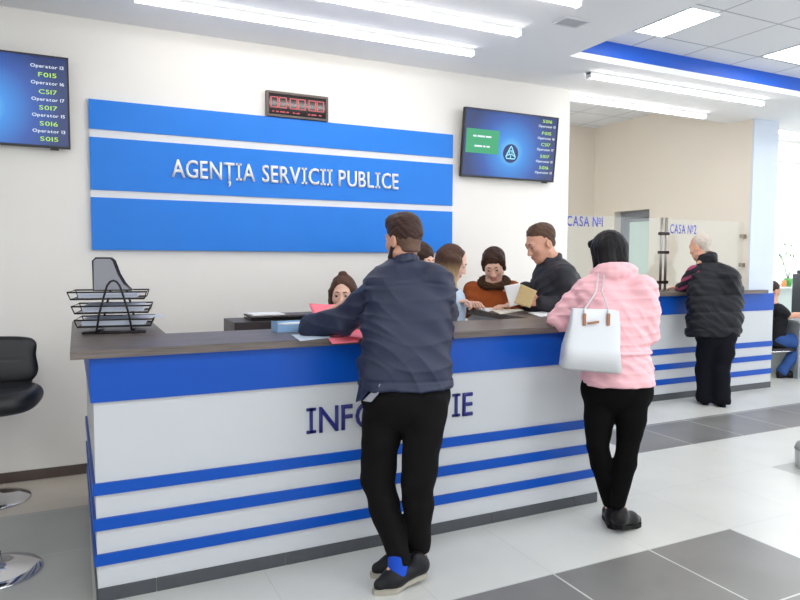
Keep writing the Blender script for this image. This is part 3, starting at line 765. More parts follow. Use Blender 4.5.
def sheet(name, corners, m, label, cat, th=.0012, bend=0, group=None, n=10):
    """a curved sheet between four corners (a, b, c, d in order)"""
    a, b, c, d = [np.asarray(p, float) for p in corners]; nn = unit(np.cross(b-a, d-a)); bm = bmesh.new(); org = (a+b+c+d)/4
    g = [[None]*(n+1) for _ in range(n+1)]
    for i in range(n+1):
        for j in range(n+1):
            u, v = i/n, j/n; p = (a*(1-u)+b*u)*(1-v)+(d*(1-u)+c*u)*v+nn*bend*math.sin(PI*u)*(.6+.4*math.cos(PI*v))
            g[i][j] = bm.verts.new(p-org)
    for i in range(n):
        for j in range(n): bm.faces.new((g[i][j], g[i+1][j], g[i+1][j+1], g[i][j+1])).smooth = True
    me = bpy.data.meshes.new(name); bm.to_mesh(me); bm.free(); o = link(name, me, m); o.location = org
    md = o.modifiers.new('thick', 'SOLIDIFY'); md.thickness = th; md.offset = 0
    return tag(o, label, cat, group)

# ================================================================== CASH DESK
kc = thing('cash_counter', 'white cash desk with blue bands and dark top under the glass screens', 'counter', (5.81, 5.08, 0))
O2 = (5.81, 5.08)
x0, x1 = 4.245-5.81, 7.372-5.81
mb = MB(); mb.box(x0, x1, 0, .01, .07, 1.121).box(x0, 6.94-5.81, .01, .6, .07, 1.121); mb.build('body', M_panel, kc)
mb = MB(); mb.box(x0, x1, -.008, .0, .921, 1.1205); mb.build('upper_band', M_blue, kc)
for z0, z1 in ((.495, .557), (.333, .393), (.17, .23)): bx('stripe', (x0, x1, -.01, 0, z0, z1), M_blue, kc)
bx('plinth', (x0, x1, -.004, .01, .0006, .0695), M_kick, kc)
bx('countertop', (x0, 7.175-5.81, -.07, -.0085, 1.124, 1.164), M_top, kc)
bx('inner_top', (x0, 6.94-5.81, -.0085, .66, 1.124, 1.164), M_top, kc)
ZK = 1.1645
YG = 5.17
def gscreen(x0, x1, no, label, post):
    t = thing('glass_screen', label, 'screen', (x0, YG, ZK), 0, 'glass screens of the cash desk'); w = x1-x0
    bx('pane', (0, w, -.005, .005, .06, .78), M_glass, t)
    mb = MB(); lettering(mb, 'CASA №'+no, .098, .46 if no == '1' else .40, frame_M((no_x-x0, -.0055, no_z-ZK), (1, 0, 0), (0, 0, 1)), .001)
    mb.build('lettering', mat('letter_blue_film', (62, 76, 190), .4), t)
    for px in post:
        MB().tube([(px-x0, 0, 0), (px-x0, 0, .79)], .014, 14).lathe([(0, .0), (.032, 0), (.032, .008), (.014, .012)], (px-x0, 0, .0005), 20).build('post', M_steel, t)
        for z in (.1, .42, .62): MB().box(px-x0-.035, px-x0+.035, -.016, .016, z-.016, z+.016, .004).build('clamp', mat('dark_clamp', (52, 42, 40), .35, metal=.5), t)
no_x, no_z = 4.335, 1.835
gscreen(4.26, 5.64, '1', 'clear glass cash screen with the blue writing of desk one', (5.625,))
no_x, no_z = 5.745, 1.79
gscreen(5.70, 6.93, '2', 'clear glass cash screen with the blue writing of desk two', (5.695,))
for z, w_ in ((1.45, 'lower'), (1.78, 'upper')):
    o = MB().box(-.03, .028, -.022, .022, -.022, .022, .004).build('wall_clamp', mat('clamp_bronze', (150, 138, 124), .35, metal=.7)); o.location = (6.9155, YG, z)
    tag(o, w_+' metal clamp fixing the glass of desk two to the side wall', 'clamp', 'glass wall clamps')
tc = MB().box(-.03, .03, -.04, .04, 0, .03, .004).box(-.02, .02, -.03, .03, .03, .075, .004).build('card_terminal', M_black); tc.location = (5.60, 5.31, ZK)
tag(tc, 'small black card terminal on the cash desk behind the glass', 'terminal')

# ================================================================== STOOLS AT THE LEFT
def stool(loc, rz, label, seat_z=.8, back=True, ring=False):
    t = thing('bar_stool', label, 'stool', loc, rz, 'stools by the counter left end')
    m = MB()
    m.lathe([(0, 0), (.205, 0), (.21, .004), (.205, .012), (.15, .022), (.06, .034), (.036, .05), (.034, .1), (.03, .11), (0, .11)], n=64); m.build('base', M_chrome, t)
    MB().lathe([(.026, .1), (.026, .40), (.02, .41), (.02, seat_z-.07), (0, seat_z-.07)], n=24).build('post', M_chrome, t)
    s = SDF(); zs = seat_z
    s.loft([(V3(0, 0, zs-.075), .19, .18), (V3(0, 0, zs-.05), .215, .205), (V3(0, 0, zs), .22, .21), (V3(0, .0, zs+.025), .20, .19)], 0, 3.2, .01, .02)
    s.disp = lambda P: (.0025*np.exp(-((P[:, 0])/.006)**2)+.0025*np.exp(-((P[:, 1])/.006)**2))*np.clip((.17-np.hypot(P[:, 0], P[:, 1]))*20, 0, 1)
    link('seat', s.mesh('seat', .006), M_leather, t, True)
    s = SDF(); bz = zs+.0
    s.loft([(V3(0, .225, bz), .13, .022), (V3(0, .23, bz+.03), .16, .03), (V3(0, .24, bz+.15), .168, .032), (V3(0, .248, bz+.22), .162, .028), (V3(0, .25, bz+.245), .135, .02)], 0, 2.8, .01, .02)
    s.disp = lambda P: .0025*np.exp(-((P[:, 0])/.006)**2)*np.clip((.1-np.abs(P[:, 2]-bz-.12))*20, 0, 1)+.0025*np.exp(-((P[:, 2]-bz-.13)/.006)**2)*np.clip((.13-np.abs(P[:, 0]))*20, 0, 1)
    link('backrest', s.mesh('backrest', .006), M_leather, t, True)
    for sx in (-.1, .1): MB().tube([(sx, .1, zs-.08), (sx, .24, zs-.075), (sx, .272, zs-.02), (sx, .262, zs+.1)], .009, 10).build('back_bracket', M_chrome, t)
    return t
stool((-.39, 3.60, 0), math.radians(-6), 'black padded bar stool with chrome disc base, nearest to the counter end', .86)
stool((-.50, 4.70, 0), math.radians(-12), 'second bar stool behind the first, its chrome base ring by the skirting', .63)

# ================================================================== PEOPLE
def person(label, org, mats=None):
    return dict(label=label, org=np.asarray(org, float), root=None)
def body_mesh(pp, S, head, skin, vox=.0045):
    me = S.mesh('person', vox, pp['org']); head.paint_lips(me, pp['org'])
    o = link('person', me, [skin, M_lip], None, True); o.location = pp['org']; tag(o, pp['label'], 'person'); pp['root'] = o
    return o
def garment(pp, S, name, m, vox=.007, lab=None):
    o = link(name, S.mesh(name, vox, pp['org']), m, pp['root'], True)
    if lab: o['label'] = lab
    return o
def stn(py, px, hw, depth, k, yaw):
    """torso station from its silhouette in the photograph: centre pixel, half width in pixels"""
    c = at(px, py, k); vy = math.atan2(c[0], c[1]); a = hw*k/FL; ph = yaw-vy
    w = math.sqrt(max(a*a-(depth*math.sin(ph))**2, .0025))/abs(math.cos(ph)); return (c, w, depth)
def fabric(name, rgb, rough=.8, sheen=0, **kw): return mat(name, rgb, rough, sheen=sheen, bump=.25, bscale=kw.get('bscale', 300), noise=kw.get('noise', .08), nscale=kw.get('nscale', 12), spec=kw.get('spec', .3))
M_denimnavy = fabric('navy_cotton_jacket', (27, 35, 62), .5, noise=.18, spec=.45)
M_blacktrouser = fabric('black_trouser_cloth', (15, 13, 14), .85, spec=.15)
M_legging = fabric('black_legging_knit', (11, 10, 11), .9, spec=.1)
M_pinkj = fabric('pink_puffer_nylon', (246, 190, 196), .5, noise=.03)
M_vest = fabric('black_blue_puffer_nylon', (17, 18, 25), .5, noise=.1, spec=.25)
M_darkj = fabric('charcoal_jacket', (44, 44, 50), .6)
M_suede = fabric('rust_brown_suede', (150, 74, 32), .9, noise=.16, nscale=18)
M_fur = fabric('dark_brown_fur', (66, 44, 28), .95)
M_shoeb = fabric('black_shoe', (20, 20, 24), .5)
M_shoel = mat('black_patent_shoe', (12, 9, 11), .35, spec=.25)
M_sole = mat('grey_beige_sole', (170, 164, 150), .6)
M_soleb = mat('black_sole', (9, 8, 8), .6, spec=.2)
M_sock = fabric('blue_sock', (28, 76, 190), .9)
def hairm(name, rgb): return mat(name, rgb, .5, noise=.3, nscale=60, bump=.4, bscale=260, spec=.22)
M_hbrown = hairm('short_brown_hair', (62, 42, 36)); M_hblack = hairm('black_hair', (20, 17, 19)); M_hgrey = hairm('grey_hair', (196, 184, 172))
M_hdark = hairm('dark_brown_hair', (58, 37, 28)); M_hmid = hairm('mid_brown_hair', (82, 54, 40)); M_hstub = hairm('cropped_nape_hair', (104, 80, 68))
def ombre():
    m = hairm('ombre_hair', (90, 62, 46)); nt = m.node_tree; b = nt.nodes['Principled BSDF']
    ge = nt.nodes.new('ShaderNodeTexCoord'); sx = nt.nodes.new('ShaderNodeSeparateXYZ'); cr = nt.nodes.new('ShaderNodeValToRGB')
    mr = nt.nodes.new('ShaderNodeMapRange'); mr.inputs[1].default_value = 1.26; mr.inputs[2].default_value = 1.54
    nt.links.new(ge.outputs['Object'], sx.inputs[0]); nt.links.new(sx.outputs['Z'], mr.inputs[0]); nt.links.new(mr.outputs[0], cr.inputs[0])
    e = cr.color_ramp.elements; e[0].color = srgb((206, 176, 128)); e[0].position = .25; e[1].color = srgb((78, 54, 42)); e[1].position = .8
    nt.links.new(cr.outputs[0], b.inputs['Base Color']); return m
M_homb = ombre()

def patch(name, corners, m, parent, org, th=.003):
    q = [np.asarray(c)-org for c in corners]; n = unit(np.cross(q[1]-q[0], q[3]-q[0]))*th/2; t = bmesh.new()
    A = [t.verts.new(c-n) for c in q]; B = [t.verts.new(c+n) for c in q]; t.faces.new(A[::-1]); t.faces.new(B)
    for i in range(len(q)): t.faces.new((A[i], A[(i+1) % len(q)], B[(i+1) % len(q)], B[i]))
    bmesh.ops.recalc_face_normals(t, faces=t.faces[:]); me = bpy.data.meshes.new(name); t.to_mesh(me); t.free(); return link(name, me, m, parent)
def base_body(head, sh, el, wr, hip, kn, an, toe, neck, chest, arm=(.043, .036, .027), leg=(.075, .052, .036)):
    """slim continuous body inside the clothes: torso, arms, legs and feet (hands are added by the caller)"""
    S = SDF()
    head.sculpt(S, head.male)
    S.cap(head.w(0, -.022, -.05), neck, .054*head.s if head.male else .045*head.s, .055 if head.male else .046, .03)
    for s_ in sh: S.cap(neck, s_, .05, .045, .05)
    pel = lerp(hip[0], hip[1], .5)
    S.cap(chest, neck, .09, .05, .05); S.cap(pel, chest, .085, .09, .05)
    for s_, e, w in zip(sh, el, wr): S.chain(limb([s_, e, lerp(e, w, .35), w], [arm[0], arm[1], arm[1]*.98, arm[2]]), .02)
    for h, k, a, t in zip(hip, kn, an, toe):
        S.cap(pel, h, .08, .075, .04); S.chain(limb([h, k, lerp(k, a, .3), a], [leg[0], leg[1], leg[1]*.98, leg[2]]), .03)
        S.cap(a, np.array([*(a+unit((t-a)*[1, 1, 0])*.09)[:2], .045]), .03, .02, .03)
    return S
def trousers(hip, kn, an, rad, pelvis=None, hem=None, wob_a=.006, seed=0, k=.03):
    S = SDF()
    if pelvis:
        c, w_, d_ = sorted(pelvis[0], key=lambda q: q[0][2])[len(pelvis[0])//2]; y_ = pelvis[1]
        S.ell(c, (w_, d_, .17), [[math.cos(y_), -math.sin(y_), 0], [math.sin(y_), math.cos(y_), 0], [0, 0, 1]], .05)
    for h, kk, a in zip(hip, kn, an):
        S.chain(limb([h, lerp(h, kk, .5), kk, lerp(kk, a, .3), a], rad), k)
    S.disp = lambda P: wob(P, 11, wob_a, seed)
    if hem is not None: S.half((0, 0, hem), (0, 0, -1), .006)
    return S

# ---------------------------------------------------------------- 1 man in the navy jacket
def man_navy():
    k0 = 3.1
    yaw = .30
    H = Head(at(403.5, 240.5, 3.20), (-.30, 1, -.10), .93); H.male = True
    sh = [at(384, 286, 3.14), at(434, 282, 3.11)]
    el = [at(312.5, 326, 3.34), at(441, 330, 3.36)]
    wr = [at(347, 319, 3.56), at(398, 322, 3.62)]
    hip = [at(384, 402, 3.07), at(427, 400, 3.03)]
    kn = [at(377.5, 480, 3.08), at(418, 480, 3.02)]
    an = [at(400, 560, 3.03), at(418, 553, 3.13)]
    toe = [at(384, 588, 2.99)*[1, 1, 0]+[0, 0, .02], at(380, 566, 3.14)*[1, 1, 0]+[0, 0, .02]]
    org = (lerp(an[0], an[1], .5))*[1, 1, 0]
    pp = person('man in navy blue jacket and black trousers leaning on the information counter, seen from behind', org)
    neck = at(404, 275, 3.185); chest = at(408, 310, 3.13)
    B = base_body(H, sh, el, wr, hip, kn, an, toe, neck, chest)
    hand(B, wr[0], (.75, .55, -.1), (0, .1, -1), (-.3, .9, .2), .5)
    hand(B, wr[1], (-.85, .4, -.1), (0, .1, -1), (.1, .9, .2), .45)
    root = body_mesh(pp, B, H, M_skin2)
    H.extras(root, org, M_hbrown)
    # hair: full on top, cropped at the nape
    h = SDF()
    H.ell(h, (0, -.014, .062), (.083, .102, .086), .02); H.ell(h, (0, -.024, .026), (.0805, .092, .068), .02); H.ell(h, (0, .04, .098), (.066, .062, .05), .02)
    h.half(H.w(0, -.08, -.028), -H.B[2]*1.0+H.B[1]*.25, .02); H.ell(h, (0, .118, -.03), (.085, .08, .09), .012, True)
    for x in (-1, 1): H.ell(h, (x*.086, -.004, -.014), (.02, .028, .036), .004, True)
    h.disp = lambda P: wob(P, 70, .003, 1)
    garment(pp, h, 'hair', M_hbrown, .0045)
    h = SDF(); H.ell(h, (0, -.022, .02), (.0785, .0895, .075), .02); H.cap(h, (0, -.04, -.02), (0, -.045, -.075), .058, .053)
    h.half(H.w(0, -.08, -.07), -H.B[2]+H.B[1]*.1, .015); h.half(H.w(0, .012, 0), H.B[1], .015)
    for x in (-1, 1): H.ell(h, (x*.08, -.004, -.008), (.02, .026, .036), .004, True)
    garment(pp, h, 'nape_hair', M_hstub, .0045)
    h = SDF()
    for x in (-1, 1): H.cap(h, (x*.066, .012, -.04), (x*.05, .04, -.085), .016, .02); H.cap(h, (x*.05, .04, -.085), (0, .075, -.107), .021, .02)
    H.ell(h, (0, .098, -.062), (.03, .03, .013), .01, True)
    garment(pp, h, 'beard', M_hbrown, .0045)
    # jacket
    J = SDF()
    J.loft([stn(386, 406, 46, .135, 3.05, yaw), stn(372, 406, 46, .135, 3.06, yaw), stn(340, 406, 43.5, .125, 3.08, yaw), stn(305, 407.5, 43, .122, 3.11, yaw),
            stn(280, 409, 42, .10, 3.125, yaw), stn(269, 407, 32, .075, 3.135, yaw), stn(261, 405, 18, .06, 3.14, yaw)], yaw, 2.4, .03)
    for s_, e, w, kk in zip(sh, el, wr, (0, 1)):
        J.chain(limb([s_, lerp(s_, e, .55)-V3(0, 0, .055*(1-kk)), e], [.076, .066, .060]), .03); J.chain(limb([e, lerp(e, w, .5), lerp(e, w, .86)], [.060, .054, .046]), .02)
    J.cap(neck+V3(-.04, 0, -.03), neck+V3(.04, 0, -.03), .06, .06, .03)
    # collar ring
    cc = at(404, 269, 3.18); J.ell(cc-V3(0, .0, .02), (.085, .09, .045), None, .03)
    # open front flap hanging at the left
    J.cap(at(368, 366, 3.12), at(360, 398, 3.17), .028, .01, .03); J.cap(at(374, 368, 3.10), at(372, 390, 3.11), .03, .012, .03)
    def disp(P):
        q = wob(P, 13, .006, 3)-crease(P, (.25, 0, 1), .075, .009, 3)-crease(P, (.7, 0, .7), .10, .008, 1)-crease(P, (-.5, .2, .8), .12, .007, 6)
        dz = np.abs(P[:, 2]-1.375+.02*np.sin(P[:, 0]*8)); return q+.004*np.exp(-(dz/.006)**2)+.005*np.exp(-((P[:, 2]-.955)/.006)**2)
    J.disp = disp
    jk = garment(pp, J, 'jacket', M_denimnavy, .006)
    c = SDF(); c.chain([(cc+V3(.064*math.sin(a), .064*math.cos(a), .0-.03*math.cos(a)), .014) for a in np.linspace(.5, 2*PI-.5, 14)], .012); c.chain([(cc+V3(.062*math.sin(a), .062*math.cos(a), .022-.028*math.cos(a)), .012) for a in np.linspace(.5, 2*PI-.5, 14)], .012); c.chain([(cc+V3(.06*math.sin(a), .06*math.cos(a), .04-.026*math.cos(a)), .009) for a in np.linspace(.5, 2*PI-.5, 14)], .012)
    link('collar', c.mesh('collar', .005, org), M_denimnavy, jk, True)
    # jacket lining corner that shows below the open front
    patch('front_flap', [at(379, 376, 2.93), at(362, 372, 3.0), at(356, 402, 3.0), at(362, 400, 2.96)], M_denimnavy, jk, org, .006)
    patch('jacket_lining', [at(380, 384, 2.915), at(363, 401, 2.95), at(371, 402, 2.925), at(378, 394, 2.91)], fabric('grey_lining', (150, 152, 160), .6), jk, org, .004)
    # trousers
    T = trousers(hip, kn, an, [.098, .090, .077, .073, .052], ([stn(412, 406, 46, .13, 3.04, yaw), stn(395, 406, 45, .125, 3.05, yaw), stn(375, 406, 42, .11, 3.06, yaw)], yaw), None, .006, 5, .014)
    T.half(lerp(an[0], an[1], .5)+V3(0, 0, -.005), V3(.1, 0, -1), .006)
    garment(pp, T, 'trousers', M_blacktrouser, .007)
    sk = SDF(); sk.cap(an[0]+V3(-.012, 0, .02), an[0]+V3(-.016, -.01, -.06), .045, .046, .02)
    garment(pp, sk, 'sock', M_sock, .005)
    shoe(root, org, at(417, 580, 3.07)*[1, 1, 0], toe[0], M_shoeb, M_sole, .285, width=.05, lift=.035)
    shoe(root, org, at(415, 570, 3.19)*[1, 1, 0], toe[1], M_shoeb, M_sole, .28, width=.048)
man_navy()

# ---------------------------------------------------------------- 2 woman in the pink jacket
def woman_pink():
    yaw = .52
    H = Head(at(608, 254, 3.86), (.18, 1, -.28), .94); H.male = False
    sh = [at(589, 292, 3.84), at(642, 290, 3.72)]
    el = [at(560, 320, 3.90), at(646, 335, 3.76)]
    wr = [at(588, 316, 4.12), at(632, 330, 4.02)]
    hip = [at(601, 392, 3.75), at(633, 392, 3.71)]
    kn = [at(597.5, 446, 3.70), at(628, 446, 3.67)]
    an = [at(612, 507, 3.75), at(618, 502, 3.66)]
    toe = [at(606, 515, 3.95)*[1, 1, 0]+[0, 0, .02], at(640, 520, 3.78)*[1, 1, 0]+[0, 0, .02]]
    org = lerp(an[0], an[1], .5)*[1, 1, 0]
    pp = person('black-haired woman in pale pink puffer jacket and black leggings leaning at the counter', org)
    neck = at(610, 278, 3.80); chest = at(614, 315, 3.78)
    B = base_body(H, sh, el, wr, hip, kn, an, toe, neck, chest, (.04, .034, .025), (.072, .05, .033))
    hand(B, wr[0], (.3, .95, -.05), (.1, 0, -1), (.9, -.2, .1), .4, .9); hand(B, wr[1], (-.3, .9, -.1), (0, 0, -1), (-.9, -.2, .1), .4, .9)
    root = body_mesh(pp, B, H, M_skinp); H.extras(root, org, M_hblack)
    h = SDF()
    H.ell(h, (0, -.016, .052), (.096, .112, .094), .02)
    for x in (-1, 1):
        H.cap(h, (x*.058, .01, .03), (x*.066, .03, -.14), .043, .026, .03); H.cap(h, (x*.042, -.05, .02), (x*.045, -.05, -.10), .06, .046, .03)
    H.cap(h, (-.05, .075, .085), (.05, .075, .085), .03, .03, .02)
    H.ell(h, (0, .125, -.035), (.058, .085, .105), .012, True); h.half(H.w(0, 0, -.135), -H.B[2], .01)
    h.disp = lambda P: wob(P*[1, 1, .15], 120, .0025, 2)
    garment(pp, h, 'hair', M_hblack, .005)
    J = SDF()
    J.loft([stn(384, 617.5, 34.5, .15, 3.74, yaw), stn(372, 617, 34.5, .15, 3.745, yaw), stn(348, 616, 31.5, .135, 3.755, yaw), stn(322, 615.5, 34.5, .135, 3.77, yaw), stn(298, 614, 37, .125, 3.785, yaw),
            stn(284, 612, 33, .095, 3.79, yaw), stn(274, 611, 20, .07, 3.80, yaw)], yaw, 2.3, .03)
    for s_, e, w in zip(sh, el, wr):
        J.chain(limb([s_, lerp(s_, e, .5), e], [.084, .080, .070]), .035); J.chain(limb([e, lerp(e, w, .5), lerp(e, w, .9)], [.070, .062, .05]), .02)
    cc = at(614, 276.5, 3.815)
    for rr, dz, th in ((.108, -.012, .028), (.104, .014, .024), (.104, .03, .018)):
        J.chain([(cc+V3(rr*math.sin(a), rr*.92*math.cos(a), dz-.03*math.cos(a-.5)), th) for a in np.linspace(1.2, 2*PI-.2, 16)], .018)
    def disp(P):
        t = P[:, 2]*1.0+.018*np.sin(P[:, 0]*7+P[:, 1]*3); q = np.abs(np.sin(t*PI/.05))
        g = np.clip((P[:, 2]-.80)*30, 0, 1)
        return (.0025-.005*(1-q**.5)*-1*-1)*g*1.0+wob(P, 26, .005, 4)-crease(P, (.8, .2, .5), .06, .007, 2)+.007*np.exp(-((P[:, 2]-1.02)/.02)**2)
    J.disp = disp
    jk = garment(pp, J, 'jacket', M_pinkj, .006)
    b = SDF(); c = stn(351, 616, 32.6, .142, 3.754, yaw)
    ring = [c[0]+V3(math.cos(yaw)*math.cos(a)*c[1]+math.sin(yaw)*math.sin(a)*c[2], -math.sin(yaw)*math.cos(a)*c[1]+math.cos(yaw)*math.sin(a)*c[2], 0) for a in np.linspace(0, 2*PI, 25)]
    for p_, q_ in zip(ring, ring[1:]): b.cap(p_, q_, .011, .011, .004)
    link('belt', b.mesh('belt', .005, org), M_pinkj, jk, True)
    T = trousers(hip, kn, an, [.092, .084, .060, .061, .042], ([stn(408, 617, 36, .12, 3.73, yaw), stn(390, 617, 35, .125, 3.735, yaw), stn(372, 617, 31, .11, 3.745, yaw)], yaw), None, .003, 2, .012)
    T.half(lerp(an[0], an[1], .5)+V3(0, 0, -.025), (0, 0, -1), .006)
    garment(pp, T, 'leggings', M_legging, .006)
    shoe(root, org, at(612, 524, 3.74)*[1, 1, 0], toe[0], M_shoel, M_soleb, .235, width=.038)
    shoe(root, org, at(621, 519, 3.66)*[1, 1, 0], toe[1], M_shoel, M_soleb, .24, width=.038, lift=.03)
    return sh
shp = woman_pink()
# silver handbag hanging from her shoulder
def bag():
    c = at(594.5, 338, 3.56); org = c.copy()
    yaw = .40; R = V3(math.cos(yaw), -math.sin(yaw), 0); F = V3(math.sin(yaw), math.cos(yaw), 0); Z = V3(0, 0, 1)
    sw = .10                                   # sways out a little at the bottom
    b = thing('handbag', 'silver white tote handbag hanging from the pink jacket shoulder', 'handbag', tuple(org))
    s = SDF(); top, bot = .155, -.175
    def W(x, y, z): return c+R*x+F*y+Z*z
    tm = bmesh.new(); rows = []
    for z, w, d in ((bot, .152, .05), (bot+.012, .165, .062), (-.05, .152, .056), (.08, .135, .032), (top-.004, .128, .02), (top, .126, .018)):
        rr = []
        for i in range(40):
            a = 2*PI*i/40; ca, sa = math.cos(a), math.sin(a); e = .42
            x = w*abs(ca)**e*(1 if ca > 0 else -1); y = d*abs(sa)**e*(1 if sa > 0 else -1)
            zz = z+(.03*(x/.16)*-1 if True else 0)*.5
            rr.append(tm.verts.new(W(x-.02*(z < 0)*1, y, zz+.006*math.sin(x*20)*(z > .1))-org))
        rows.append(rr)
    for A, B_ in zip(rows, rows[1:]):
        for i in range(40): tm.faces.new((A[i], A[(i+1) % 40], B_[(i+1) % 40], B_[i])).smooth = True
    tm.faces.new(rows[0][::-1]); tm.faces.new(rows[-1])
    bmesh.ops.recalc_face_normals(tm, faces=tm.faces[:])
    me = bpy.data.meshes.new('bag_body'); tm.to_mesh(me); tm.free()
    link('bag_body', me, mat('silver_leather', (214, 216, 218), .32, metal=.25, bump=.15, bscale=200), b)
    for xa, ya, px in ((-.07, -.03, 598), (.06, -.03, 604)):
        A = at(px-2, 292, 3.655); pts = [W(xa, ya, top-.045), W(xa, ya, top), lerp(W(xa, ya, top), A, .5)-F*.004, A, at(px, 277, 3.70), at(px+1, 270, 3.78), at(px+1, 272, 3.86)]
        MB().tube([q-org for q in pts], .0042, 8).build('strap', mat('strap_silver', (196, 198, 202), .35, metal=.2), b)
    m = MB()
    for x in (-.07, .06):
        q = W(x, -.038, top-.055)-org; m.box(-.008, .008, -.004, .004, -.03, .035, .002, Matrix.Translation(Vector(q)) @ Matrix.Rotation(-yaw, 4, 'Z'))
    q = W(-.045, -.05, .085)-org; m.box(-.012, .05, -.004, .004, -.006, .006, .002, Matrix.Translation(Vector(q)) @ Matrix.Rotation(-yaw, 4, 'Z') @ Matrix.Rotation(-.15, 4, 'Y'))
    m.build('buckle', mat('bronze_buckle', (150, 104, 80), .3, metal=.8), b)
bag()

# ---------------------------------------------------------------- 3 man in the black puffer vest at the cash desk
def man_vest():
    yaw = .35
    H = Head(at(700.5, 247.5, 7.05), (-.15, 1, -.22), 1.1); H.male = True
    sh = [at(695, 273, 6.98), at(728, 275, 6.92)]
    el = [at(684.5, 288, 7.12), at(731, 298, 7.08)]
    wr = [at(679, 287, 7.40), at(706, 289, 7.42)]
    hip = [at(709, 338, 6.92), at(725, 338, 6.86)]
    kn = [at(705, 368, 6.95), at(720, 370, 6.86)]
    an = [at(705, 397, 6.92), at(722, 400, 6.82)]
    toe = [at(700, 402, 7.15)*[1, 1, 0]+[0, 0, .02], at(716, 400, 7.05)*[1, 1, 0]+[0, 0, .02]]
    org = lerp(an[0], an[1], .5)*[1, 1, 0]
    pp = person('grey-haired man in black puffer vest and striped sleeves standing at the cash desk', org)
    neck = at(705, 262, 6.99); chest = at(708, 290, 6.98)
    B = base_body(H, sh, el, wr, hip, kn, an, toe, neck, chest)
    hand(B, wr[0], (-.2, 1, -.1), (0, 0, -1), (.9, .1, .1), .5); hand(B, wr[1], (-.3, 1, -.1), (0, 0, -1), (-.9, .1, .1), .5)
    root = body_mesh(pp, B, H, M_skin2, .006); H.extras(root, org, M_hgrey)
    h = SDF(); H.ell(h, (0, -.026, .048), (.0795, .098, .0885), .02); H.cap(h, (0, -.05, -.0), (0, -.05, -.045), .058, .05)
    H.ell(h, (0, .115, .0), (.09, .085, .10), .012, True); h.half(H.w(0, 0, -.06), -H.B[2], .01)
    for x in (-1, 1): H.ell(h, (x*.08, -.002, -.012), (.02, .028, .036), .004, True)
    h.disp = lambda P: wob(P, 60, .002, 1)
    garment(pp, h, 'hair', M_hgrey, .006)
    V = SDF()
    V.loft([stn(336, 712.5, 24.5, .15, 6.90, yaw), stn(326, 714, 25.5, .155, 6.90, yaw), stn(305, 715, 25.5, .15, 6.92, yaw), stn(285, 715, 24.5, .14, 6.95, yaw), stn(271, 714, 19.5, .105, 6.97, yaw), stn(262, 710, 11, .07, 6.98, yaw)], yaw, 2.3, .03)
    cc = at(707, 259.5, 7.0); V.ell(cc-V3(0, 0, .015), (.092, .092, .055), None, .03)
    for rr, dz, th in ((.074, -.02, .028), (.072, .012, .024), (.070, .036, .016)): V.chain([(cc+V3(rr*math.sin(a), rr*math.cos(a), dz-.025*math.cos(a)), th) for a in np.linspace(.5, 2*PI-.5, 14)], .02)
    def disp(P):
        q = np.abs(np.sin((P[:, 2]+.02*np.sin(P[:, 0]*5)+.03)*PI/.165)); return .012*(1-q**.35)+wob(P, 18, .006, 2)-crease(P, (.6, .2, .6), .09, .008, 4)
    V.ell(sh[1]+V3(-.03, -.03, -.04), (.105, .105, .12), None, .09)
    V.disp = disp
    garment(pp, V, 'vest', M_vest, .008)
    Sv = SDF()
    for s_, e, w in zip(sh, el, wr):
        Sv.chain(limb([s_, lerp(s_, e, .5), e], [.086, .08, .066]), .02); Sv.chain(limb([e, lerp(e, w, .5), w], [.062, .055, .042]), .02)
    Sv.disp = lambda P: wob(P, 20, .004, 3)
    m = fabric('striped_knit', (28, 24, 34), .8); nt = m.node_tree; tc = nt.nodes.new('ShaderNodeTexCoord'); wv = nt.nodes.new('ShaderNodeTexWave'); mp = nt.nodes.new('ShaderNodeMapping')
    wv.bands_direction = 'Z'; wv.wave_profile = 'SIN'; wv.inputs['Scale'].default_value = 3.9; wv.inputs['Distortion'].default_value = .3; mp.inputs['Rotation'].default_value = (.35, .45, 0)
    cr = nt.nodes.new('ShaderNodeValToRGB'); e = cr.color_ramp.elements; e[0].position = .62; e[0].color = srgb((26, 24, 36)); e[1].position = .7; e[1].color = srgb((150, 62, 92))
    nt.links.new(tc.outputs['Object'], mp.inputs[0]); nt.links.new(mp.outputs[0], wv.inputs[0]); nt.links.new(wv.outputs['Fac'], cr.inputs[0]); nt.links.new(cr.outputs[0], nt.nodes['Principled BSDF'].inputs['Base Color'])
    garment(pp, Sv, 'striped_sleeves', m, .008)
    T = trousers(hip, kn, an, [.112, .105, .09, .086, .086], ([stn(345, 716, 18, .12, 6.88, yaw), stn(335, 716, 19, .12, 6.89, yaw), stn(322, 715, 19, .12, 6.9, yaw)], yaw), .03, .008, 1)
    garment(pp, T, 'trousers', fabric('dark_navy_trousers', (16, 17, 24), .85, spec=.15), .009)
    for a, t in zip(an, toe): shoe(root, org, a*[1, 1, 0], t, M_shoeb, M_soleb, .29, width=.05)
man_vest()

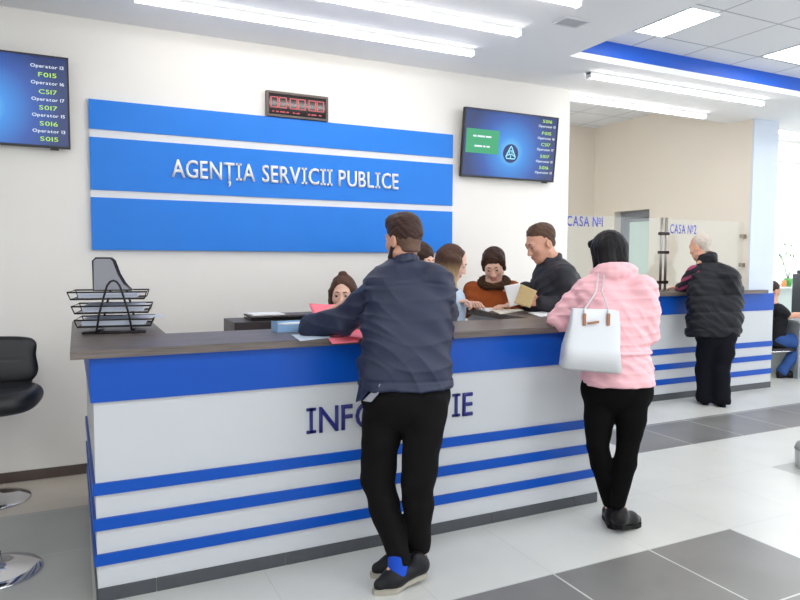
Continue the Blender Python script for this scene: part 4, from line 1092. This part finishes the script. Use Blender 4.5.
# ---------------------------------------------------------------- 4 man in the dark jacket reading papers
def man_dark():
    k = 5.02; L = -_r; Fw = unit(-_r*.93-_f*.30*V3(1, 1, 0)+V3(0, 0, -.42))
    yaw = math.atan2(Fw[0], Fw[1])
    H = Head(at(541, 244, k), Fw, 1.13); H.male = True
    c0 = at(552, 300, k)*[1, 1, 0]; lat = unit(np.cross(V3(0, 0, 1), Fw*[1, 1, 0]))      # his left, towards the camera
    neck = at(552, 262, k+.02)
    sh = [at(564, 275, k-.19), at(550, 275, k+.20)]
    el = [at(574, 309, k-.22), at(530, 303, k+.20)]
    wr = [at(540, 302, k-.20), at(526, 287, k+.1)]
    hip = [c0+lat*.09+V3(0, 0, .92), c0-lat*.09+V3(0, 0, .92)]; kn = [q*[1, 1, 0]+V3(0, 0, .5) for q in hip]; an = [q*[1, 1, 0]+V3(0, 0, .09) for q in hip]
    toe = [a+Fw*[1, 1, 0]*.15 for a in an]
    org = c0
    pp = person('brown-haired man in charcoal jacket reading papers behind the counter, face in profile', org)
    B = base_body(H, sh, el, wr, hip, kn, an, toe, neck, at(556, 300, k))
    hand(B, wr[0], unit(-_r*1.0+V3(0, 0, .08)), -_f, V3(0, 0, 1), .75, 1.12); hand(B, wr[1], unit(-_r+V3(0, 0, .1)), -V3(0, 0, 1), -_f, .5, 1.05)
    root = body_mesh(pp, B, H, M_skin2, .0055); H.extras(root, org, M_hbrown)
    h = SDF(); H.ell(h, (0, -.026, .052), (.0785, .0995, .0855), .02); H.cap(h, (0, -.05, .0), (0, -.055, -.03), .055, .045); H.ell(h, (0, .012, .09), (.06, .052, .042), .03)
    H.ell(h, (0, .118, -.03), (.088, .086, .085), .012, True); h.half(H.w(0, 0, -.045), -H.B[2], .01)
    for x in (-1, 1): H.ell(h, (x*.08, .0, -.012), (.02, .03, .034), .004, True); H.ell(h, (x*.08, .05, -.03), (.03, .04, .05), .006, True)
    h.disp = lambda P: wob(P, 60, .003, 1)
    garment(pp, h, 'hair', hairm('brown_hair', (84, 60, 46)), .0055)
    J = SDF(); z = lambda p, h_: np.array([p[0], p[1], h_])
    cc = at(556, 290, k)
    J.loft([(z(cc, .84), .20, .14), (z(cc, 1.05), .215, .16), (z(cc, 1.22), .225, .165), (z(cc, 1.37), .215, .15), (z(lerp(cc, neck, .5), 1.455), .165, .115), (z(neck, 1.51), .085, .085)], yaw, 2.3, .04)
    for s_, e, w in zip(sh, el, wr):
        J.chain(limb([s_, lerp(s_, e, .5), e], [.092, .084, .070]), .035); J.chain(limb([e, lerp(e, w, .5), lerp(e, w, .95)], [.069, .06, .05]), .02)
    J.disp = lambda P: wob(P, 16, .006, 6)-crease(P, (.3, .3, .9), .08, .009, 2)
    jk = garment(pp, J, 'jacket', M_darkj, .007)
    c = SDF(); nc = at(550, 264, k)
    for dz, rr in ((-.02, .022), (.01, .018), (.035, .014)):
        ring = [nc+V3(0, 0, dz-.035*math.cos(a))+(Fw*[1, 1, 0])*(.075*math.cos(a))+lat*(.078*math.sin(a)) for a in np.linspace(.45, 2*PI-.45, 18)]
        c.chain([(p_, rr) for p_ in ring], .015)
    link('collar', c.mesh('collar', .006, org), M_darkj, jk, True)
    T = trousers(hip, kn, an, [.11, .1, .08, .08, .075], ([(z(cc, .80), .17, .12), (z(cc, .95), .18, .13)], yaw), .03, .006, 1)
    garment(pp, T, 'trousers', M_blacktrouser, .01)
man_dark()

# ---------------------------------------------------------------- 5 woman in the rust suede jacket
def woman_suede():
    k = 5.3; Fw = unit(-_f*[1, 1, 0]*.95-_r*.22+V3(0, 0, -.50)); yaw = math.atan2(Fw[0], Fw[1])
    H = Head(at(494, 266, k), Fw, 1.04, .06); H.male = False
    org = at(492, 300, k+.08)*[1, 1, 0]; neck = at(493, 284, k+.05)
    lat = unit(np.cross(V3(0, 0, 1), Fw*[1, 1, 0]))          # her left = image right
    sh = [at(512, 290, k+.05), at(473, 290, k+.05)]
    el = [at(517, 312, k-.02), at(468, 311, k)]
    wr = [at(508, 306, k-.22), at(470, 304, k-.2)]
    hip = [org+lat*.09+V3(0, 0, .9), org-lat*.09+V3(0, 0, .9)]; kn = [q*[1, 1, 0]+V3(0, 0, .48) for q in hip]; an = [q*[1, 1, 0]+V3(0, 0, .09) for q in hip]; toe = [a+Fw*[1, 1, 0]*.14 for a in an]
    pp = person('dark-haired woman in rust brown suede jacket looking down at papers on the counter', org)
    B = base_body(H, sh, el, wr, hip, kn, an, toe, neck, at(492, 305, k+.08), (.04, .034, .025), (.07, .05, .033))
    hand(B, wr[0], unit(-_r*.6-_f*.5), V3(0, 0, -1), unit(-_r*.4-_f*.2), .5, .95); hand(B, wr[1], unit(_r*.25-_f*.8+V3(0, 0, .1)), V3(0, 0, -1), _r, .5, 1.05)
    root = body_mesh(pp, B, H, M_skin, .0055); H.extras(root, org, M_hdark)
    h = SDF(); H.ell(h, (0, -.024, .055), (.090, .108, .0885), .02); H.cap(h, (0, -.05, .0), (0, -.06, -.06), .06, .045); H.ell(h, (0, -.105, .05), (.05, .04, .045), .02)
    for x in (-1, 1): H.cap(h, (x*.045, .03, .098), (x*.072, .03, .04), .022, .018, .02); H.cap(h, (x*.072, .03, .04), (x*.078, .0, -.03), .018, .014, .02)
    H.ell(h, (0, .118, -.03), (.066, .085, .095), .012, True); h.disp = lambda P: wob(P, 55, .003, 2)
    garment(pp, h, 'hair', M_hdark, .0055)
    J = SDF(); z = lambda p, q: np.array([p[0], p[1], q]); cc = at(492, 305, k+.07)
    J.loft([(z(cc, .8), .19, .13), (z(cc, 1.0), .19, .13), (z(cc, 1.16), .20, .14), (z(cc, 1.255), .195, .12), (z(lerp(cc, neck, .6), 1.305), .145, .09), (z(neck, 1.33), .07, .07)], yaw, 2.3, .04)
    for s_, e, w in zip(sh, el, wr):
        J.chain(limb([s_, lerp(s_, e, .5), e], [.076, .068, .058]), .035); J.chain(limb([e, lerp(e, w, .5), lerp(e, w, .85)], [.058, .052, .045]), .02)
    J.disp = lambda P: wob(P, 16, .006, 6)
    jk = garment(pp, J, 'jacket', M_suede, .007)
    c = SDF(); nc = at(494, 282, k+.0)
    ring = [nc+(Fw*[1, 1, 0])*(.085*math.cos(a))+lat*(.10*math.sin(a))+V3(0, 0, -.035*math.cos(a)) for a in np.linspace(.25, 2*PI-.25, 18)]
    c.chain([(p_, .028) for p_ in ring], .02); c.disp = lambda P: wob(P, 80, .006, 1)
    link('fur_collar', c.mesh('fur_collar', .006, org), M_fur, jk, True)
    zp = MB(); a = cc+Fw*[1, 1, 0]*.137
    zp.tube([np.array([a[0], a[1], q])-org for q in (1.0, 1.1, 1.17, 1.22)], .004, 8); zp.build('zip', mat('zip_brass', (150, 120, 90), .4, metal=.5), jk)
    T = trousers(hip, kn, an, [.1, .09, .07, .07, .06], ([(z(cc, .78), .17, .12), (z(cc, .92), .175, .12)], yaw), .03, .006, 1)
    garment(pp, T, 'trousers', M_blacktrouser, .01)
woman_suede()

# ---------------------------------------------------------------- 6 woman with the ombre hair
def woman_ombre():
    k = 4.82; Fw = unit(_r*.93-_f*[1, 1, 0]*.22+V3(0, 0, -.38)); yaw = math.atan2(Fw[0], Fw[1])
    H = Head(at(453, 264, k), Fw, .95); H.male = False
    org = at(446, 300, k)*[1, 1, 0]; neck = at(445, 283, k); lat = unit(np.cross(V3(0, 0, 1), Fw*[1, 1, 0]))  # her left = away
    sh = [at(452, 294, k+.17), at(447, 295, k-.17)]
    el = [at(458, 318, k+.2), at(449, 326, k-.2)]
    wr = [at(463, 304, k+.2), at(454, 302, k-.12)]
    hip = [org+lat*.09+V3(0, 0, .88), org-lat*.09+V3(0, 0, .88)]; kn = [q*[1, 1, 0]+V3(0, 0, .47) for q in hip]; an = [q*[1, 1, 0]+V3(0, 0, .09) for q in hip]; toe = [a+Fw*[1, 1, 0]*.14 for a in an]
    pp = person('woman with long brown to blonde hair in profile behind the counter, facing the papers', org)
    B = base_body(H, sh, el, wr, hip, kn, an, toe, neck, at(449, 305, k), (.038, .033, .025), (.07, .05, .033))
    hand(B, wr[0], unit(_r+V3(0, 0, .1)), V3(0, 0, -1), -_f, 1.1, .9); hand(B, wr[1], unit(_r+V3(0, 0, .1)), -_f*.3-V3(0, 0, 1), unit(_f), 1.25, 1.0)
    root = body_mesh(pp, B, H, M_skinp, .0055); H.extras(root, org, M_hmid)
    h = SDF(); H.ell(h, (0, -.034, .054), (.088, .106, .093), .02)
    for x in (-1, 1): H.cap(h, (x*.045, .028, .1), (x*.074, .03, .03), .022, .02, .02); H.cap(h, (x*.074, .03, .03), (x*.078, .02, -.06), .022, .02, .02)
    dn = np.linalg.inv(H.B.T) @ V3(0, 0, -1)
    for x, y, b, l in ((-.07, .005, .034, .28), (-.075, -.04, .04, .27), (-.04, -.085, .045, .25), (0, -.1, .045, .24), (.04, -.085, .045, .25), (.078, -.02, .042, .31), (.084, .036, .034, .32), (.084, .012, .036, .33)):
        p0 = H.w(x, y, .03); p1 = H.w(x*1.05, y, -.07); h.cap(p0, p1, b, b*.95, .03); h.cap(p1, p1+V3(0, 0, -l*.75)+unit(Fw*[1, 1, 0])*.03, b*.9, b*.5, .03)
    H.ell(h, (0, .118, -.04), (.064, .088, .105), .012, True)
    h.disp = lambda P: wob(P*[1, 1, .12], 130, .003, 2)
    garment(pp, h, 'hair', M_homb, .0055)
    z = lambda p, q: np.array([p[0], p[1], q]); cc = at(449, 305, k)
    J = SDF(); J.loft([(z(cc, .82), .17, .115), (z(cc, 1.0), .165, .11), (z(cc, 1.18), .175, .12), (z(cc, 1.25), .165, .105), (z(lerp(cc, neck, .6), 1.30), .11, .08), (z(neck, 1.335), .055, .055)], yaw, 2.3, .04)
    J.disp = lambda P: wob(P, 16, .005, 6)
    garment(pp, J, 'blouse', fabric('pale_blue_print', (186, 206, 226), .7, noise=.25, nscale=40), .008)
    J = SDF()
    for s_, e, w in zip(sh, el, wr):
        J.chain(limb([s_, lerp(s_, e, .5), e], [.064, .058, .05]), .035); J.chain(limb([e, lerp(e, w, .5), lerp(e, w, .85)], [.05, .045, .038]), .02)
    J.disp = lambda P: wob(P, 20, .004, 1)
    garment(pp, J, 'cardigan_sleeves', fabric('grey_print_cardigan', (82, 82, 92), .8, noise=.4, nscale=50), .007)
    T = trousers(hip, kn, an, [.095, .09, .07, .07, .06], ([(z(cc, .78), .16, .11), (z(cc, .92), .16, .11)], yaw), .03, .006, 1)
    garment(pp, T, 'trousers', M_blacktrouser, .01)
woman_ombre()

# ---------------------------------------------------------------- 7, 8 two clerks sitting behind the counter
def clerk(label, hp, k, Fw, hs, hairf, skin, top, topname, hands, sit=.46, browm=None):
    Fw = unit(Fw); H = Head(at(*hp, k), Fw, hs); H.male = False
    f2 = unit(Fw*[1, 1, 0]); lat = unit(np.cross(V3(0, 0, 1), f2)); c = H.c*[1, 1, 0]-f2*.03; hz = H.c[2]
    org = c; neck = c+V3(0, 0, hz-.145); chest = c+V3(0, 0, hz-.33)
    sh = [neck+lat*.16-V3(0, 0, .06), neck-lat*.16-V3(0, 0, .06)]
    el, wr = hands(sh, f2, lat, neck)
    s0 = hz-.78
    hip = [c+lat*.09-f2*.03+V3(0, 0, s0), c-lat*.09-f2*.03+V3(0, 0, s0)]; kn = [q+f2*.30 for q in hip]; an = [q*[1, 1, 0]+f2*.0+V3(0, 0, .09) for q in kn]; toe = [a+f2*.12 for a in an]
    pp = person(label, org)
    B = base_body(H, sh, el, wr, hip, kn, an, toe, neck, chest, (.038, .033, .025), (.07, .05, .033))
    for w, e in zip(wr, el): hand(B, w, unit(lat*-.8+f2*.3), V3(0, 0, -1), f2, 1.2, .85)
    root = body_mesh(pp, B, H, skin, .006); H.extras(root, org, browm or M_hdark)
    h = SDF(); hairf(H, h); h.disp = lambda P: wob(P, 55, .003, 2); garment(pp, h, 'hair', browm or M_hdark, .0055)
    J = SDF(); yaw = math.atan2(f2[0], f2[1])
    J.loft([(c+V3(0, 0, s0-.02), .175, .13), (c+V3(0, 0, s0+.15), .16, .11), (chest, .175, .115), (neck-V3(0, 0, .09), .165, .095), (neck-V3(0, 0, .04), .11, .075), (neck-V3(0, 0, .0), .055, .055)], yaw, 2.3, .04)
    for s_, e, w in zip(sh, el, wr): J.chain(limb([s_, e, lerp(e, w, .85)], [.062, .05, .038]), .03)
    J.disp = lambda P: wob(P, 16, .005, 6); garment(pp, J, topname, top, .009)
    T = trousers(hip, kn, an, [.1, .09, .07, .065, .055], None, .03, .006, 1); garment(pp, T, 'trousers', M_blacktrouser, .01)
    return H
def h_bun(H, h):
    H.ell(h, (0, -.026, .052), (.084, .106, .09), .02); H.ell(h, (0, -.02, .145), (.028, .028, .02), .02)
    for x in (-1, 1): H.cap(h, (x*.03, .042, .09), (x*.07, .03, .03), .018, .018, .02); H.cap(h, (x*.07, .0, .02), (x*.078, .0, -.16), .03, .03, .03); H.cap(h, (x*.05, -.06, .02), (x*.05, -.06, -.17), .045, .035, .03)
    H.ell(h, (0, .118, -.035), (.066, .086, .10), .012, True)
def h_short(H, h):
    H.ell(h, (0, -.02, .05), (.092, .112, .094), .02); H.cap(h, (0, -.05, .0), (0, -.06, -.07), .065, .055); H.ell(h, (0, .115, -.035), (.066, .082, .1), .012, True)
kc_ = 4.3
clerk('young woman with brown hair and small top knot seated behind the counter holding pink folder', (343, 295), kc_, -_f*[1, 1, 0]-_r*.05+V3(0, 0, -.12), .95, h_bun, M_skinp,
      fabric('dark_grey_top', (58, 58, 66), .8), 'sweater', lambda sh, f2, lat, neck: ([neck+lat*.2+f2*.06-V3(0, 0, .25), neck-lat*.19+f2*.06-V3(0, 0, .25)], [at(336, 318, kc_-.36), at(329, 312, kc_-.30)]), browm=M_hmid)
clerk('dark-haired person mostly hidden behind the man in the navy jacket', (420, 262), 4.5, _r*.7-_f*[1, 1, 0]*.6+V3(0, 0, -.2), .98, h_short, M_skin,
      fabric('grey_clerk_top', (96, 100, 112), .8), 'sweater', lambda sh, f2, lat, neck: ([neck+lat*.2-V3(0, 0, .3), neck-lat*.2-V3(0, 0, .3)], [neck+lat*.12+f2*.24-V3(0, 0, .33), neck-lat*.12+f2*.24-V3(0, 0, .33)]))

# ---------------------------------------------------------------- 9 man sitting in the far office
def man_far():
    k = 8.6; Fw = unit(_r*.95+_f*[1, 1, 0]*.25+V3(0, 0, -.2)); f2 = unit(Fw*[1, 1, 0]); lat = unit(np.cross(V3(0, 0, 1), f2))
    H = Head(at(772, 291, k), Fw, 1.0); H.male = True
    hip0 = at(772, 340, k); org = hip0*[1, 1, 0]
    neck = at(771, 302, k); sh = [at(774, 309, k+.17), at(778, 310, k-.17)]
    el = [at(786, 322, k+.2), at(789, 316, k-.2)]; wr = [at(804, 316, k+.2), at(806, 314, k-.22)]
    hip = [hip0+lat*.09, hip0-lat*.09]; kn = [at(800, 341, k+.12), at(803, 342, k-.1)]; an = [at(798, 371, k+.12), at(782, 371, k-.1)]; toe = [a+f2*.15 for a in an]
    pp = person('man in black t-shirt and blue jeans sitting at the office desk beyond the column', org)
    B = base_body(H, sh, el, wr, hip, kn, an, toe, neck, at(773, 318, k))
    for w, e in zip(wr, el): hand(B, w, unit(f2+V3(0, 0, -.1)), V3(0, 0, -1), lat, .4)
    root = body_mesh(pp, B, H, M_skin2, .007); H.extras(root, org, M_hbrown)
    h = SDF(); H.ell(h, (0, -.018, .052), (.081, .100, .086), .02); H.cap(h, (0, -.05, .0), (0, -.05, -.05), .056, .05); H.ell(h, (0, .115, -.01), (.09, .085, .09), .012, True)
    garment(pp, h, 'hair', M_hbrown, .007)
    J = SDF(); cc = at(774, 325, k); z = lambda q: np.array([cc[0], cc[1], q]); yaw = math.atan2(f2[0], f2[1])
    J.loft([(hip0-V3(0, 0, .08), .19, .15), (lerp(hip0, neck, .3), .18, .14), (lerp(hip0, neck, .7), .21, .14), (lerp(hip0, neck, .9), .16, .1), (neck, .07, .07)], yaw, 2.3, .04)
    for s_, e in zip(sh, el): J.chain(limb([s_, lerp(s_, e, .6)], [.085, .07]), .03)
    J.disp = lambda P: wob(P, 16, .006, 6); garment(pp, J, 't_shirt', fabric('black_cotton', (20, 20, 26), .8), .009)
    T = trousers(hip, kn, an, [.11, .1, .078, .075, .065], None, None, .006, 1); garment(pp, T, 'jeans', fabric('blue_denim', (46, 80, 142), .8, noise=.2), .01)
    for a, t in zip(an, toe): shoe(root, org, a*[1, 1, 0]-f2*.02, t, M_shoeb, M_soleb, .28, width=.048)
    # his chair
    t = thing('visitor_chair', 'dark chair with bright metal legs under the man in blue jeans', 'chair', tuple(org), -yaw)
    MB().box(-.22, .22, -.2, .26, .36, .39, .012).build('seat', M_leather, t)
    MB().box(-.21, .21, -.235, -.205, .45, .85, .012).build('backrest', M_leather, t)
    for sx in (-1, 1):
        MB().tube([(sx*.21, .25, .36), (sx*.21, .27, .012)], .011, 10).tube([(sx*.21, -.22, .8), (sx*.21, -.215, .36), (sx*.21, -.24, .012)], .011, 10).tube([(sx*.21, .25, .352), (sx*.21, -.215, .352)], .011, 10).build('leg_frame', M_chrome, t)
man_far()

# ================================================================== PAPERS AND FOLDERS HELD OR LYING ON THE COUNTER
sheet('pink_folder', [at(309, 303.5, 3.90), at(356, 302.5, 3.90), at(352, 323, 3.78), at(316, 322, 3.78)], M_pink, 'pink folder held up by the seated woman behind the counter', 'folder', .003, .012)
zt = 1.1155
def onTop(px, py, z=zt):
    d = _f+_r*(px-400)/FL-_u*(py-300)/FL; return CAM+d*(z-EYE)/d[2]
sheet('pink_file', [onTop(327, 336), onTop(340, 329), onTop(366, 330), onTop(366, 338)], M_pink, 'pink file lying under the forearm of the man in navy', 'folder', .003, .004)
sheet('pink_flap', [onTop(328, 338), onTop(362, 336), at(358, 342, 3.23), at(332, 344, 3.23)], M_pink, 'pink paper drooping over the counter edge beside the man in navy', 'folder', .002, .004)
def flat_paper(name, pts, label, m=M_paper, cat='papers', h=.002, dz=0):
    o = MB().prism([(p[0], p[1]) for p in pts], zt+dz, zt+dz+h); o = o.build(name, m); tag(o, label, cat); return o
flat_paper('paper_sheet', [onTop(291, 335), onTop(328, 333), onTop(330, 338), onTop(300, 341)], 'pale blue sheet under the elbow of the man in navy', mat('paper_pale_blue', (196, 210, 226), .6))
flat_paper('open_form', [onTop(473, 308), onTop(486, 304.5), onTop(504, 308), onTop(488, 312)], 'white form lying in front of the woman in suede', h=.004)
flat_paper('document_stack', [onTop(487, 308.5), onTop(508, 307), onTop(524, 311), onTop(500, 314.5)], 'cream documents spread on the counter between two visitors', mat('paper_cream', (232, 226, 208), .7), h=.006)
flat_paper('paper_sheet', [onTop(528, 313), onTop(552, 311), onTop(566, 314), onTop(540, 317)], 'white sheet at the end of the counter beside the charcoal jacket', h=.004)
kd = 4.72
sheet('kraft_document', [at(514, 303, kd), at(521, 284, kd+.02), at(537, 291, kd-.02), at(530, 308, kd-.05)], M_kraft, 'brown printed document held by the man in charcoal jacket', 'document', .002, .006)
sheet('white_document', [at(510, 307, kd+.08), at(504, 286, kd+.14), at(520, 283, kd+.08), at(524, 303, kd+.05)], M_paper, 'white document held open beside the brown document', 'document', .002, .006)

# ================================================================== FAR OFFICE FURNITURE
dk = thing('office_desk', 'pale grey office desk in front of the man in black t-shirt', 'desk', tuple(at(815, 330, 8.75)*[1, 1, 0]), -.35)
MB().box(-.5, .9, -.35, .35, .715, .745, .004).build('desktop', mat('desk_grey', (176, 182, 186), .4), dk)
MB().box(-.46, -.43, -.32, .32, .001, .7145).box(.83, .86, -.32, .32, .001, .7145).box(-.43, .83, .2, .22, .25, .7145).build('desk_frame', mat('desk_side', (160, 166, 170), .5), dk)
pt = thing('office_printer', 'tall dark office machine with a blue lit panel on the far desk', 'printer', tuple(at(816, 314, 8.75)*[1, 1, 0]+V3(0, 0, .7455)), -.35)
bx('casing', (-.17, .25, -.1, .25, 0, .58), mat('machine_dark', (54, 58, 66), .4), pt, .012)
bx('lid', (-.15, .22, -.08, .2, .581, .63), mat('machine_lid', (40, 44, 50), .4), pt, .012)
bx('control_panel', (-.08, .02, -.104, -.1005, .26, .36), mat('panel_blue', (20, 40, 120), .3, emit=(40, 80, 220), es=.8), pt)
bx('paper_drawer', (-.13, .21, -.106, -.1005, .06, .2), mat('machine_grey', (88, 92, 100), .4), pt, .002)
sp = at(788, 286, 10.12); sp[2] = 1.1055
fp = thing('potted_orchid', 'thin-stemmed flowering plant in a green and orange pot on the office windowsill', 'plant', tuple(sp))
MB().lathe([(0, 0), (.045, 0), (.055, .06), (.06, .13), (.05, .13), (.048, .11), (0, .11)], n=24).build('pot', mat('pot_green', (92, 170, 90), .4), fp)
MB().lathe([(0, .0), (.03, 0), (.036, .05), (.03, .10), (0, .10)], (-.10, -.0, 0.0), 20).build('ornament', mat('ornament_orange', (232, 150, 96), .5), fp)
m = MB(); lf = MB(); fl = MB()
for i, (dx, hgt) in enumerate(((-.3, .62), (-.12, .72), (.05, .75), (.14, .6), (-.2, .5))):
    pts = [(dx*.05, 0, .1), (dx*.4, .0, hgt*.55), (dx*.8, -.0, hgt*.9), (dx*1.15, 0, hgt)]; m.tube(pts, [.005, .004, .003, .002], 6)
    for j in range(5):
        t = .4+.14*j; q = lerp(V3(*pts[1]), V3(*pts[3]), min(1, t-.2)); s_ = 1 if j % 2 else -1
        Mx = Matrix.Translation(Vector(q)) @ Matrix.Rotation(s_*.8, 4, 'Y') @ Matrix.Rotation(i+j, 4, 'Z') @ Matrix.Diagonal((.012, .005, .03, 1))
        t_ = bmesh.new(); bmesh.ops.create_icosphere(t_, subdivisions=2, radius=1); (lf if (i+j) % 3 else fl).add(t_, Mx)
m.build('stems', mat('stem_green', (120, 140, 96), .6), fp); lf.build('leaves', mat('leaf_green', (128, 158, 104), .6), fp); fl.build('blossoms', mat('blossom', (236, 214, 196), .6), fp)
# the pale rounded stand at the right edge of the floor
q = onTop(818, 470, 0.0)
bn = thing('round_bin', 'pale grey rounded bin at the photo right edge, only a sliver showing', 'bin', (q[0]+.05, q[1]+.02, 0))
MB().lathe([(0, .0005), (.15, .0005), (.155, .01), (.16, .12), (.165, .13), (.0, .13)], n=48).build('body', mat('bin_pale', (196, 200, 198), .35), bn)
MB().lathe([(0, .131), (.163, .131), (.15, .17), (.08, .20), (0, .21)], n=48).build('dome_lid', mat('bin_lid', (150, 154, 154), .35), bn)

# ================================================================== LIGHT, WORLD, CAMERA
w = bpy.data.worlds.new('World'); scn.world = w; w.use_nodes = True
bg = w.node_tree.nodes['Background']; bg.inputs[0].default_value = (.90, .95, 1, 1); bg.inputs[1].default_value = 1.2

cam = bpy.data.cameras.new('camera'); co = bpy.data.objects.new('camera', cam); COL.objects.link(co)
cam.sensor_width = 36; cam.sensor_fit = 'HORIZONTAL'; cam.lens = FL*36/800; cam.clip_start = .05
co.matrix_world = Matrix(((_r[0], _u[0], -_f[0], 0), (_r[1], _u[1], -_f[1], 0), (_r[2], _u[2], -_f[2], EYE), (0, 0, 0, 1)))
scn.camera = co
scn.view_settings.view_transform = 'Standard'; scn.view_settings.look = 'None'; scn.view_settings.gamma = 1; scn.view_settings.use_curve_mapping = False
scn.view_settings.exposure = 0.95
scn.cycles.use_denoising = True
scn.cycles.max_bounces = 8; scn.cycles.transparent_max_bounces = 12
for m in list(bpy.data.meshes):
    if m.users == 0: bpy.data.meshes.remove(m)
